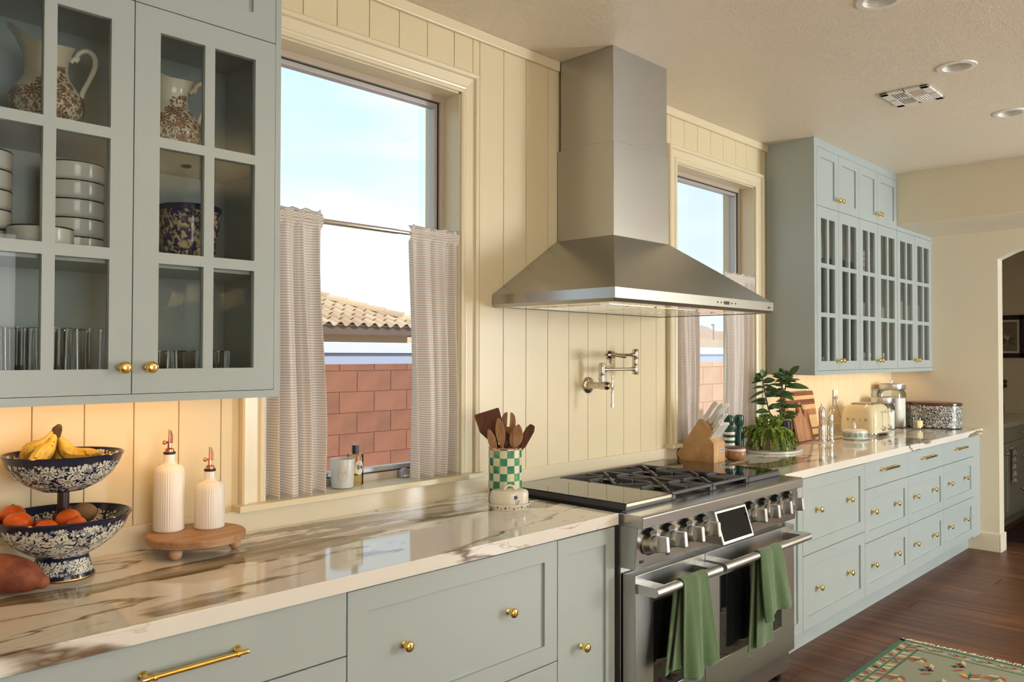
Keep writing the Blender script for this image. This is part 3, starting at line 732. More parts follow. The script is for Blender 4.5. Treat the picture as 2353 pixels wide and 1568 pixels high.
for i in range(3):
    a = hx0 + .14 + i * .315; fl = None
    b = wout(G().box(a, a + .30, -.10, -.50, HZ - .0015, HZ + .004), 'baffle_filter', M['steel_mirror'], t, bev=.001)
    for j in range(8):
        y_ = -.13 - j * .045
        wout(G().box(a + .012, a + .288, y_, y_ - .004, HZ - .0022, HZ), 'slot', M['slotgrey'], b)  # darker steel strip laid on, standing for the shade of an open slot
    wout(G().box(a + .135, a + .165, -.482, -.492, HZ - .0032, HZ), 'latch', M['slotgrey'], b)
cx0, cx1, cyf, CZ = .405, .8215, -.3205, 1.968
wout(G().loft([[(hx0, -.012, HT), (hx1, -.012, HT), (hx1, hy, HT), (hx0, hy, HT)], [(cx0, -.012, CZ), (cx1, -.012, CZ), (cx1, cyf, CZ), (cx0, cyf, CZ)]], True, False), 'canopy', M['steel'], t, bev=.0015)
wout(G().box(cx0, cx1, -.012, cyf, CZ - .004, 2.368), 'lower_duct', M['steel_v'], t, bev=.0018)
wout(G().box(cx0 + .005, cx1 - .005, -.026, cyf + .006, 2.36, ZC), 'upper_duct', M['steel_v'], t, bev=.0018)
for dx in (-.075, -.045, .045, .075): wout(G().box(.79 + dx - .004, .79 + dx + .004, hy - .0012, hy + .002, 1.684, 1.690), 'button', M['black'], t)
wout(G().box(.79 - .022, .79 + .022, hy - .0012, hy + .002, 1.680, 1.694), 'clock_display', M['black_glass'], t)
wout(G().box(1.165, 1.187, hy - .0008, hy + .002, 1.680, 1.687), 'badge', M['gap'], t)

# ---- pot filler
t = thing('pot_filler', 'polished nickel folding pot filler tap on the board wall over the range', 'faucet', (.627, -.011, 1.325))
px, pz = .627, 1.325
wout(G().lathe([(.0001, 0), (.037, 0), (.0375, .004), (.034, .008), (.022, .011), (.018, .013), (.016, .02), (.0155, .07), (.0185, .073), (.0195, .08), (.0195, .102), (.021, .104), (.021, .108), (.0185, .112), (.014, .122), (.009, .126), (.0001, .127)], (px, -.010, pz), 28, 'y'), 'valve_body', M['nickel'], t)
wout(G().lathe([(.0001, -.004), (.011, -.004), (.011, .010), (.009, .016), (.0001, .017)], (px, -.136, pz), 16, 'y').lathe([(.0001, .050), (.004, .050), (.0055, .044), (.0038, .036), (.0038, .012), (.006, .010), (.006, -.012), (.0045, -.016), (.0045, -.022), (.007, -.03), (.0062, -.05), (.0055, -.06), (.0085, -.09), (.0088, -.096), (.0001, -.0965)], (px, -.147, pz), 16), 'lever', M['nickel'], t)
jy = -.088
wout(G().lathe([(.012, .0), (.0125, .022), (.0155, .024), (.0155, .044), (.013, .046), (.0145, .048), (.0155, .052), (.0155, .098), (.0135, .103), (.0001, .104)], (px, jy, pz), 20), 'riser', M['nickel'], t)
ex, ey = .872, -.100; z1_, z2_ = pz + .073, pz + .140
wout(G().tube([(px + .012, jy, z1_), (px + .03, jy - .0015, z1_), (px + .031, jy - .0015, z1_), (ex - .03, ey, z1_), (ex - .029, ey, z1_), (ex - .01, ey, z1_)], [.0105, .0105, .0078, .0078, .0105, .0105], 16), 'arm', M['nickel'], t)
wout(G().lathe([(.0001, z1_ - .026), (.0135, z1_ - .026), (.0155, z1_ - .022), (.0155, z1_ + .022), (.0135, z1_ + .025), (.016, z1_ + .027), (.016, z1_ + .045), (.0135, z1_ + .047), (.0155, z1_ + .05), (.0155, z2_ + .024), (.013, z2_ + .028), (.0001, z2_ + .0285)], (ex, ey, 0), 20), 'elbow', M['nickel'], t)
vx, vy = .645, -.125
wout(G().tube([(ex - .01, ey, z2_), (ex - .03, ey, z2_), (ex - .031, ey, z2_), (vx + .04, vy, z2_), (vx + .038, vy, z2_), (vx + .02, vy, z2_), (vx + .01, vy, z2_), (vx - .018, vy, z2_), (vx - .024, vy, z2_), (vx - .03, vy, z2_)], [.0105, .0105, .0078, .0078, .012, .014, .0205, .0205, .014, .010], 18), 'outlet_arm', M['nickel'], t)
wout(G().lathe([(.0001, -.040), (.0095, -.040), (.0105, -.036), (.0105, -.026), (.013, -.018), (.013, 0), (.0001, .001)], (vx, vy, z2_), 16), 'spout', M['nickel'], t)
wout(G().tube([(vx - .028, vy, z2_), (vx - .036, vy - .004, z2_), (vx - .052, vy - .008, z2_ + .001), (vx - .062, vy - .01, z2_ + .001)], [.007, .0075, .0045, .0052], 12).tube([(vx - .02, vy - .02, z2_ + .004), (vx + .005, vy - .034, z2_ - .003), (vx + .045, vy - .05, z2_ - .008)], [.005, .0065, .008], 12), 'outlet_lever', M['nickel'], t)
# ------------------------------------------------------------------ range
t = thing('range', 'wide stainless steel gas range with two oven doors under the hood', 'range', (.61, -.36, 0))
RX0, RX1 = -.012, 1.235
wout(G().box(RX0, RX1, -.055, -.662, .10, .905), 'body', M['steel'], t, bev=.002)
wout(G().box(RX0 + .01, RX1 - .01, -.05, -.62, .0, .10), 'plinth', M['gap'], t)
wout(G().prism([(-.655, .9115), (-.752, .9115), (-.7575, .906), (-.7555, .868), (-.65, .868)], RX0 - .002, RX1 + .010, 'yz'), 'bullnose', M['steel'], t, bev=.0025)
vr = G().box(RX0, RX1, -.0235, -.085, .88, .912)
for ya, yb in ((-.0235, -.040), (-.046, -.060), (-.066, -.085)): vr.box(RX0 + .03, RX1 - .03, ya, yb, .911, .930)
vr.box(RX0, RX0 + .03, -.0235, -.085, .911, .930); vr.box(RX1 - .03, RX1, -.0235, -.085, .911, .930)
wout(vr, 'rear_vent_rail', M['steel'], t)   # open slots between the bars
wout(G().box(RX0 + .02, RX1 - .02, -.085, -.655, .895, .914), 'cooktop_pan', M['iron_dk'], t)
# raised glass zones left and right of the burners
for a, b, nm in ((.028, .322, 'left'), (.928, 1.218, 'right')):
    gz = wout(G().box(a, b, -.092, -.656, .914, .9335), 'griddle_base', M['iron'], t, bev=.001)
    wout(G().box(a + .002, b - .002, -.094, -.654, .9335, .9385), 'glass_cover', M['black_glass'], t, bev=.001)
    if nm == 'left': wout(G().box(a + .004, b - .002, -.655, -.6575, .926, .936), 'edge_trim', M['steel_mirror'], t)
# two cast-iron grates, each a frame with crossing fingers and bridge pieces
def grate(a, b):
    y0, y1, z0, z1 = -.655, -.095, .926, .941
    g = G(); g.box(a, b, y0, y0 + .014, .931, z1); g.box(a, a + .026, y0, y0 + .014, .914, .931); g.box(b - .018, b, y0, y0 + .014, .914, .931); g.box(a, b, y1 - .012, y1, z0, z1); g.box(a, a + .011, y0, y1, z0, z1 - .003); g.box(b - .011, b, y0, y1, z0, z1 - .003)
    gr = wout(g, 'grate', M['iron'], t, bev=.0018)
    m = (a + b) / 2
    for yc in (-.245, -.505):
        for k in range(4):
            an = PI / 4 + k * PI / 2; c, s = math.cos(an), math.sin(an)
            p0 = (m + .032 * c, yc + .032 * s); p1 = (m + .175 * c, yc + .175 * s)
            p1 = (max(a + .006, min(b - .006, p1[0])), max(y0 + .008, min(y1 - .008, p1[1])))
            n = Vector((p1[1] - p0[1], p0[0] - p1[0], 0)).normalized() * .0055
            gg = G(); gg.hexa([(p0[0] - n.x, p0[1] - n.y, z0 + .004), (p1[0] - n.x, p1[1] - n.y, z0), (p1[0] + n.x, p1[1] + n.y, z0), (p0[0] + n.x, p0[1] + n.y, z0 + .004), (p0[0] - n.x, p0[1] - n.y, z1 + .004), (p1[0] - n.x, p1[1] - n.y, z1), (p1[0] + n.x, p1[1] + n.y, z1), (p0[0] + n.x, p0[1] + n.y, z1 + .004)])
            wout(gg, 'finger', M['iron'], gr, bev=.0015)
        for (dx, dy) in ((1, 0), (-1, 0), (0, 1), (0, -1)):
            L = .138 if dx else .122
            gg = G(); x0, x1 = (m + dx * .05, m + dx * L) if dx else (m - .0055, m + .0055); u0, u1 = (yc + dy * .05, yc + dy * L) if dy else (yc - .0055, yc + .0055)
            gg.box(x0, x1, u0, u1, z0 + .004, z1 + .003); wout(gg, 'finger', M['iron'], gr, bev=.0015)
        b_ = wout(G().lathe([(.0001, .914), (.052, .914), (.052, .918), (.044, .921), (.044, .924), (.030, .925), (.030, .931), (.026, .933), (.0001, .9335)], (m, yc, 0), 28), 'burner', M['iron_dk'], t)
        wout(G().lathe([(.031, .9205), (.0335, .9205), (.0335, .9245), (.031, .9245)], (m, yc, 0), 24), 'burner_ring', M['brass'], b_)
    return gr
grate(.3265, .6235); grate(.6275, .9245)
# control panel
pp = [(-.735, .868), (-.722, .722), (-.66, .722), (-.66, .868)]
wout(G().prism(pp, RX0, RX1, 'yz'), 'control_panel', M['steel'], t, bev=.0015)
tilt = math.atan2(.013, .146)
def range_knob(x, z):
    y = -.735 + (.868 - z) * .089
    kb = G().lathe([(.0001, 0), (.036, 0), (.0365, .004), (.033, .010), (.030, .024), (.0285, .026), (.0001, .0262)], n=32, axis='y')
    o = kb.out('knob_bezel', M['steel'], t, loc=Vector((x, y, z)) - Vector(t.location), rot=(-tilt, 0, 0)); o.scale = (1.12, 1.12, 1.12)
    # black hood over the top of the bezel
    n = 12; ring = []
    hg = G()
    for (r0, h) in ((.0385, .002), (.0375, .013), (.0345, .025)):
        ring.append([(r0 * math.sin(lerp(-.6, .6, i / n)), -h, r0 * math.cos(lerp(-.6, .6, i / n)) + (.012 if h < .02 else .008)) for i in range(n + 1)] + [((r0 - .009) * math.sin(lerp(.6, -.6, i / n)), -h, (r0 - .009) * math.cos(lerp(.6, -.6, i / n))) for i in range(n + 1)])
    hg.loft(ring, True, True); hg.out('indicator_hood', M['black'], o)
    G().lathe([(.0001, .024), (.0270, .024), (.0275, .028), (.0265, .034), (.0250, .046), (.0230, .048), (.0001, .0482)], n=32, axis='y').out('dial', M['satin'], o)
    gp = G(); pr = rrect(.019, .050, .006, 3); gp.prism(pr, -.044, -.076, 'xz'); gp.out('grip', M['satin'], o, bev=.003)
    return o
for x in (.055, .170, .287, .402, .775, .893, 1.008, 1.122): range_knob(x, .806)
sc_ = G(); sa, sb = .470, .715
sc_.hexa([(sa, -.792, .738), (sb, -.792, .738), (sb, -.70, .738), (sa, -.70, .738), (sa, -.752, .862), (sb, -.752, .862), (sb, -.70, .862), (sa, -.70, .862)])
so = wout(sc_, 'display_housing', M['satin'], t, bev=.003)
dn = Vector((0, -.124, -.040)).normalized()
def onscreen(x, v, off):   # v from bottom to top of the housing face
    return (x, lerp(-.792, -.752, v) + dn.y * off, lerp(.738, .862, v) + dn.z * off)
sg = G(); sg.add([onscreen(sa + .012, .10, .0012), onscreen(sb - .012, .10, .0012), onscreen(sb - .012, .93, .0012), onscreen(sa + .012, .93, .0012)], [(0, 1, 2, 3)])
wout(sg, 'touch_screen', M['screen'], so)
wout(G().lathe([(.0001, 0), (.006, 0), (.006, .004), (.0001, .0045)], (1.115, -.757, .858), 14, 'y'), 'ignition_button', M['nickel'], t)
wout(G().box(.015, .035, -.7262, -.7242, .742, .752), 'burner_mark', M['black'], t)
wout(G().box(.18, .20, -.7262, -.7242, .742, .752), 'burner_mark', M['black'], t)
# oven doors
def oven_door(a, b, wa, wb):
    g = G(); y0, y1 = -.720, -.668; z0, z1 = .135, .700; w0, w1 = .262, .590
    g.box(a, wa, y0, y1, z0, z1); g.box(wb, b, y0, y1, z0, z1); g.box(wa, wb, y0, y1, z0, w0); g.box(wa, wb, y0, y1, w1, z1)
    d = wout(g, 'oven_door', M['steel_v'], t, bev=.0012)
    wout(G().box(wa - .001, wb + .001, y0 + .0015, y0 + .012, w0 - .001, w1 + .001), 'oven_window', M['black_glass'], d)
    return d
dl = oven_door(RX0 + .006, .4535, .105, .385); dr = oven_door(.4575, RX1 - .006, .565, 1.105)
def handle(d, a, b):
    z = .655
    for x0 in (a, b - .068):
        prof = [(-.7195, z + .017)] + [(-.792 - .0165 * math.sin(PI * i / 10), z + .0165 * math.cos(PI * i / 10)) for i in range(11)] + [(-.7195, z - .017)]
        wout(G().prism(prof, x0, x0 + .068, 'yz', False), 'handle_bracket', M['satin'], d, bev=.001)
    wout(G().lathe([(.0165, a + .066), (.0165, b - .066)], (0, -.792, z), 20, 'x'), 'handle_bar', M['satin'], d)
handle(dl, .004, .440); handle(dr, .468, RX1 - .012)
text('logo_text', 'SKS', .034, M['satin'], dr, Vector((.825, -.7206, .205)), (PI / 2, 0, 0), .0012, spacing=1.15)
wout(G().box(RX0, RX1, -.690, -.64, .035, .125), 'kick_plate', M['steel'], t, bev=.002)
for x in (.05, .6, 1.17): wout(G().lathe([(.0001, 0), (.02, 0), (.02, .036), (.0001, .036)], (x, -.665, 0), 14), 'levelling_foot', M['iron_dk'], t)

# ---- towels over the oven handles
k = N('green_waffle_cotton', (.10, .26, .105), .85); k.b.inputs['Sheen Weight'].default_value = .4
wv = k.coord((150, 150, 150), src='UV'); 
uvc = k.n('TexCoord'); sp = k.n('SeparateXYZ'); k.l(uvc.outputs['UV'], sp.inputs[0])
wa_ = k.math('ABSOLUTE', k.math('SINE', k.math('MULTIPLY', sp.outputs[0], 100))); wb_ = k.math('ABSOLUTE', k.math('SINE', k.math('MULTIPLY', sp.outputs[1], 330)))
h = k.math('MAXIMUM', wa_, wb_); k.color(k.mix(h, (.045, .098, .035), (.085, .165, .062))); k.bump(h, .5, .003); M['towel'] = k.m
def towel(label, xa, xb, zf, zb, flare, ph, xoff):
    t = thing('dish_towel', label, 'towel', ((xa + xb) / 2, -.792, .655))
    zt = .655; r = .0205
    Lf, Lb = zt - zf, zt - zb; arc = PI * r; tot = Lf + arc + Lb
    cx = (xa + xb) / 2; w = xb - xa
    def fn(u, v):
        s = v * tot
        if s < Lf: y, z, q = -.792 - r, zf + s, 1 - s / Lf
        elif s < Lf + arc: a = (s - Lf) / r; y, z, q = -.792 - r * math.cos(a), zt + r * math.sin(a), 0
        else: q = (s - Lf - arc) / Lb; y, z = -.792 + r, zt - (s - Lf - arc)
        front = s < Lf + arc / 2
        fl = 1 + (flare if front else flare * .5) * q
        x = cx + (u - .5) * w * fl + (xoff[0] if front else xoff[1]) * q
        fold = math.sin(u * 9.5 + ph + q * 1.3) * (.004 + .010 * q) + math.sin(u * 21 + ph) * .003 * (.3 + q)
        y += fold * (1 if front else -.4) + (-.006 * q if front else .004 * q)
        if front: z -= .012 * math.sin(u * 4 + ph) * q
        return (x - t.location.x, y - t.location.y, z - t.location.z)
    G().grid(fn, 44, 70).out('cloth', M['towel'], t, solid=.005)
    # inner fold of the same towel, showing behind and below the front layer
    def fn2(u, v):
        q = 1 - v; z = lerp(zb + .012, zt - .02, v)
        x = cx - w * .42 + u * w * .75 + xoff[1] * q + math.sin(u * 6 + ph) * .003
        return (x - t.location.x, -.792 + r * .2 + math.sin(u * 8 + ph) * .005 * q - t.location.y, z - t.location.z)
    G().grid(fn2, 26, 40).out('inner_fold', M['towel'], t, solid=.005)
    return t
towel('green waffle dish towel hanging long over the handle of the smaller oven door', .160, .318, .325, .345, .28, .4, (.030, -.055))
towel('green waffle dish towel over the wide oven door handle, back fold hanging lower', .735, .905, .395, .265, .42, 2.1, (.055, -.01))
# ------------------------------------------------------------------ small materials
navy = (.012, .016, .045); bone = (.74, .72, .62)
M['bone'] = [plain('bone_white_print', bone, .12), plain('grey_blue_print', (.30, .32, .34), .12)]
M['navy'] = plain('navy_glaze', navy, .1); M['gold'] = plain('gold_line', (.75, .5, .16), .25, 1)
M['ceramic'] = plain('white_ceramic', (.80, .77, .69), .15); M['cream_cer'] = plain('cream_ceramic', (.78, .71, .56), .12)
k = N('ribbed_white_ceramic', (.80, .76, .68), .25); M['ribbed'] = k.m
k = N('orange_peel', (.80, .13, .012), .35); n_ = k.noise(k.coord(), 160, 2); k.bump(n_, .25, .002); k.color(k.mix(k.noise(k.coord(), 20, 2), (.72, .09, .008), (.85, .17, .015))); M['orange'] = k.m
k = N('banana_skin', (.72, .48, .06), .45); v = k.noise(k.coord(), 120, 2, .4); gr = k.noise(k.coord(), 14, 3)
c_ = k.mix(k.val(gr, [(.42, 0), (.65, 1)]), (.46, .32, .05), (.32, .30, .06)); k.color(k.mix(k.val(v, [(.64, 0), (.68, 1)]), c_, (.12, .06, .02))); M['banana'] = k.m
k = N('sweet_potato_skin', (.26, .075, .04), .6); v = k.noise(k.coord((1, 1, 1)), 18, 5, .65); k.color(k.ramp(v, [(.3, (.13, .03, .02)), (.5, (.27, .075, .035)), (.75, (.38, .13, .06))])); k.bump(v, .4, .006); M['potato'] = k.m
M['kiwi'] = paint('brown_fuzzy_skin', (.20, .12, .05), .85, .3)
M['mango'] = wood('mango_wood', (.27, .14, .065), (.42, .24, .12), (.52, .33, .18), (6, 40, 40), .5, False)
M['pale_wood'] = wood('pale_turned_wood', (.45, .24, .13), (.58, .34, .20), (.66, .42, .26), (20, 20, 60), .45, False)
M['walnut'] = wood('dark_walnut', (.05, .014, .008), (.11, .03, .014), (.20, .065, .028), (30, 30, 5), .4)
M['olive'] = wood('olive_wood', (.18, .075, .03), (.36, .19, .08), (.50, .30, .14), (40, 40, 6), .45)
M['block_wood'] = wood('honey_beech', (.42, .23, .10), (.56, .34, .16), (.66, .43, .22), (22, 6, 6), .4, False)
M['maple'] = wood('maple', (.55, .33, .15), (.66, .43, .22), (.74, .52, .29), (5, 30, 30), .4)
M['mahog'] = wood('brown_walnut', (.10, .035, .017), (.17, .065, .03), (.24, .10, .05), (5, 30, 30), .4)
M['acacia'] = wood('acacia', (.22, .09, .04), (.36, .17, .08), (.50, .28, .15), (60, 30, 3), .4, False)
# green and white hand-painted checks
k = N('green_check_enamel', (.8, .8, .7), .18); tc_ = k.n('TexCoord'); sp = k.n('SeparateXYZ'); k.l(tc_.outputs['UV'], sp.inputs[0])
fa = k.math('FLOOR', k.math('MULTIPLY', sp.outputs[0], 14 / (2 * PI))); fb = k.math('FLOOR', k.math('MULTIPLY', sp.outputs[1], 1 / .0285))
ck = k.math('MODULO', k.math('ADD', k.math('ADD', fa, fb), 100), 2); nn = k.noise(k.coord((1, 1, 1)), 22, 3)
k.color(k.mix(ck, k.mix(k.val(nn, [(.55, 0), (.75, .6)]), (.80, .76, .60), (.75, .62, .22)), k.ramp(nn, [(.3, (.02, .17, .075)), (.55, (.06, .32, .15)), (.75, (.30, .45, .20))]))); M['check'] = k.m
# green marble, sponge ware, tin
k = N('dark_green_marble', (.02, .075, .05), .1); v = k.noise(k.coord(), 45, 5, .7); k.color(k.ramp(v, [(.35, (.008, .035, .024)), (.6, (.022, .08, .055)), (.8, (.10, .18, .14))])); M['gmarble'] = k.m
k = N('spongeware', (.5, .4, .25), .12); v = k.noise(k.coord((1, 1, .8)), 75, 3, .6, .6); tc_ = k.n('TexCoord'); sp = k.n('SeparateXYZ'); k.l(tc_.outputs['Object'], sp.inputs[0])
k.color(k.mix(k.val(v, [(.44, 0), (.52, 1)]), (.58, .47, .28), (.02, .025, .10))); M['sponge'] = k.m
M['tin_black'] = plain('black_tin', (.03, .03, .035), .25); M['tin_white'] = plain('tin_white_print', (.70, .68, .60), .25); M['brown_print'] = plain('brown_transfer_print', (.26, .13, .065), .15); M['green_print'] = plain('green_transfer_print', (.14, .36, .25), .2)
k = N('leaf_green', (.035, .10, .03), .35); v = k.noise(k.coord(), 18, 2); k.color(k.mix(v, (.022, .058, .014), (.065, .13, .032))); M['leaf'] = k.m
k = N('succulent_green', (.16, .30, .07), .5); oi = k.n('ObjectInfo'); v = k.noise(k.coord(), 30, 2); k.color(k.ramp(v, [(.3, (.11, .20, .03)), (.55, (.27, .38, .06)), (.8, (.46, .55, .13))])); M['succ'] = k.m
M['stem'] = plain('brown_stem', (.06, .04, .025), .6); M['terra'] = plain('rose_terracotta', (.42, .24, .18), .7)
M['navy_pot'] = plain('dark_navy_glazed_pot', (.01, .014, .025), .12)
M['cream_en'] = plain('cream_enamel', (.74, .65, .42), .10); M['chrome'] = plain('chrome', (.80, .79, .77), .06, 1)
M['flour'] = plain('flour', (.84, .80, .72), .9); M['wax'] = plain('ivory_wax', (.80, .72, .52), .5)
M['frost'] = N('frosted_white_glass', (.80, .80, .78), .35, Transmission_Weight=.25).m
M['amber'] = glass_thin('pale_amber_glass', (.97, .94, .82), 1.0, .02)
M['label'] = plain('paper_label', (.82, .78, .66), .6); M['ink'] = plain('black_ink', (.01, .01, .01), .5)
RV = Vector((math.cos(yaw), -math.sin(yaw), 0)); FV = Vector((math.sin(yaw), math.cos(yaw), 0))
def rv(r, d, z): return RV * r + FV * d + Vector((0, 0, z))

# ------------------------------------------------------------------ left counter
# two-tier fruit stand
t = thing('fruit_stand', 'two-tier navy and white floral porcelain fruit stand', 'fruit stand', (-1.645, -.165, .9152))
bo = lambda: G()
lo = G().lathe([(.0001, .004), (.066, .004), (.070, 0), (.072, .003), (.071, .008), (.064, .030), (.058, .050), (.060, .056), (.085, .070), (.115, .092), (.138, .118), (.151, .148), (.153, .152), (.151, .153), (.147, .148), (.132, .120), (.110, .098), (.080, .078), (.030, .066), (.0001, .065)], n=64)
lo.out('lower_bowl', M['navy'], t)
G().lathe([(.1495, .1455), (.1535, .149), (.1545, .1525), (.1525, .1545), (.1490, .1535)], n=64).out('lower_rim', M['navy'], t); G().lathe([(.1487, .1435), (.1495, .1455), (.1500, .1475), (.1490, .1470)], n=64).out('lower_gold_line', M['gold'], t)
G().lathe([(.0715, .0015), (.0730, .003), (.0720, .0055)], n=48).out('foot_gold_line', M['gold'], t)
G().lathe([(.0001, .062), (.0135, .062), (.0135, .222), (.0001, .222)], n=24).out('stem', plain('dark_plum_wood', (.03, .008, .012), .3), t)
G().lathe([(.0001, .214), (.050, .214), (.055, .217), (.085, .232), (.108, .252), (.124, .276), (.134, .300), (.135, .303), (.133, .304), (.129, .299), (.118, .278), (.100, .258), (.078, .241), (.040, .226), (.0001, .224)], n=64).out('upper_bowl', M['navy'], t)
G().lathe([(.1315, .2965), (.1350, .2995), (.1360, .3030), (.1340, .3050), (.1305, .3035)], n=64).out('upper_rim', M['navy'], t); G().lathe([(.1305, .2945), (.1318, .2960), (.1322, .2985), (.1310, .298)], n=64).out('upper_gold_line', M['gold'], t)
prA = [(.060, .056), (.085, .070), (.115, .092), (.138, .118), (.149, .143)]; prF = [(.0695, .010), (.064, .030), (.0585, .049)]; prI = [(.147, .148), (.132, .120), (.110, .098), (.080, .078)]
prB = [(.055, .217), (.085, .232), (.108, .252), (.124, .276), (.131, .293)]; prBI = [(.129, .299), (.118, .278), (.100, .258), (.078, .241)]
lathe_print('lower_bowl_print', t, prA, M['bone'], 0, .128, [(.034, 40), (.023, 500), (.014, 1500), (.0065, 6000)], 5, petals=11)
lathe_print('foot_print', t, prF, M['bone'], 0, .042, [(.019, 30), (.012, 120), (.008, 400), (.0045, 1400)], 6)
lathe_print('lower_inside_print', t, prI[::-1], M['bone'], .02, .09, [(.016, 60), (.011, 160), (.008, 300), (.0045, 900)], 7, off=-.0006)
lathe_print('upper_bowl_print', t, prB, M['bone'], 0, .108, [(.021, 50), (.018, 500), (.011, 1500), (.0052, 6000)], 9, petals=9)
lathe_print('upper_inside_print', t, prBI[::-1], M['bone'], .0, .08, [(.014, 60), (.010, 160), (.007, 300), (.004, 900)], 8, off=-.0006)
FS = Vector((-1.645, -.165, .9152))
# bananas: one bunch
t = thing('banana_bunch', 'bunch of ripe speckled bananas in the upper bowl of the fruit stand', 'bananas', FS + Vector((0, 0, .23)))
crown = rv(-.020, -.002, .128)
def banana(pts, r, nm='banana'):
    P_ = [Vector(p) for p in pts]; n = 14; path = []
    for i in range(n + 1):   # quadratic-ish Catmull through control points
        u = i / n * (len(P_) - 1); a = min(int(u), len(P_) - 2); f = u - a
        p0 = P_[max(a - 1, 0)]; p1 = P_[a]; p2 = P_[a + 1]; p3 = P_[min(a + 2, len(P_) - 1)]
        path.append(.5 * ((2 * p1) + (-p0 + p2) * f + (2 * p0 - 5 * p1 + 4 * p2 - p3) * f * f + (-p0 + 3 * p1 - 3 * p2 + p3) * f ** 3))
    rad = [r * (.38 if i <= 2 else (.38 + .62 * smooth((i - 2) / 4)) * (1 if i < n - 3 else lerp(1, .30, smooth((i - n + 3) / 3)))) for i in range(n + 1)]
    G().tube(path, rad, 9).out(nm, M['banana'], t)
banana([crown, rv(-.040, -.02, .100), rv(-.074, -.015, .078), rv(-.092, .015, .052), rv(-.080, .05, .048)], .0215)
banana([crown, rv(-.035, .01, .095), rv(-.055, .045, .06), rv(-.04, .08, .03), rv(0, .095, .03)], .0185)
banana([crown, rv(-.020, -.020, .095), rv(-.030, -.050, .070), rv(-.02, -.078, .050), rv(.03, -.085, .050)], .0205)
banana([crown, rv(-.012, .012, .10), rv(.004, .02, .070), rv(.045, .02, .064), rv(.092, .0, .074)], .0200)
G().tube([crown + Vector((0, 0, -.014)), crown + rv(.004, 0, .004), crown + rv(.012, -.004, .014)], [.011, .012, .006], 8).out('crown_stem', plain('dark_banana_stem', (.05, .03, .012), .8), t)
# oranges and two brown fruits in the lower bowl
def orange(r, d, z, rad, label):
    t = thing('tangerine', label, 'tangerine', FS + rv(r, d, z - rad * .88))
    G().sphere((0, 0, rad * .88), rad, 24, 14, (1, 1, .88)).out('fruit', M['orange'], t)
    G().lathe([(.0001, .0), (.0035, .0), (.003, .0025), (.0001, .003)], (0, 0, rad * 1.73), 7).out('stem_button', plain('green_button', (.10, .14, .04), .7), t)
for a in ((-.122, -.004, .150, .029, 'high round tangerine at the outer edge of the lower bowl'), (-.072, -.066, .142, .032, 'largest tangerine, beside the small red tomato'), (.030, -.030, .146, .028, 'tangerine touching the stand stem under the kiwi fruit'), (.012, -.092, .1345, .026, 'tangerine sunk low behind the front rim of the bowl'), (.066, -.060, .138, .023, 'smallest tangerine, on the riser side of the lower bowl')): orange(*a)
t = thing('tomato', 'small red tomato beside the stand stem in the lower bowl', 'tomato', FS + rv(-.032, -.030, .100))
g = G(); g.sphere((0, 0, .024), .026, 24, 14, (1, 1, .9)); g.out('fruit', plain('tomato_red', (.55, .03, .012), .2), t); G().lathe([(.0001, .047), (.006, .0465), (.002, .050), (.0001, .051)], n=5).out('stem', M['stem'], t)
for (r, d, z, lb) in ((.028, .040, .148, 'brown kiwi fruit at the back of the lower bowl'), (-.018, .050, .138, 'brown kiwi fruit half hidden behind the stand stem')):
    t = thing('kiwi', lb, 'kiwi', FS + rv(r, d, z - .024)); G().sphere((0, 0, .024), .025, 20, 12, (1.35, 1, 1)).out('fruit', M['kiwi'], t); G().sphere((.0335, 0, .024), .003, 8, 6).out('stem_end', M['stem'], t)
# sweet potato lying on the counter
t = thing('sweet_potato', 'large reddish-brown sweet potato lying on the counter before the fruit stand', 'sweet potato', (-1.762, -.258, .9152))
path = [rv(-.17, .02, .030), rv(-.15, .015, .040), rv(-.10, .005, .047), (0, 0, .0), rv(-.045, 0, .047), rv(.005, -.002, .042), rv(.035, -.004, .034), rv(.050, -.006, .030), rv(.062, -.008, .028), rv(.070, -.008, .027)]; path.pop(3)
G().tube(path, [.008, .028, .044, .0465, .041, .028, .0165, .0150, .006], 20).out('root', M['potato'], t, sub=1)
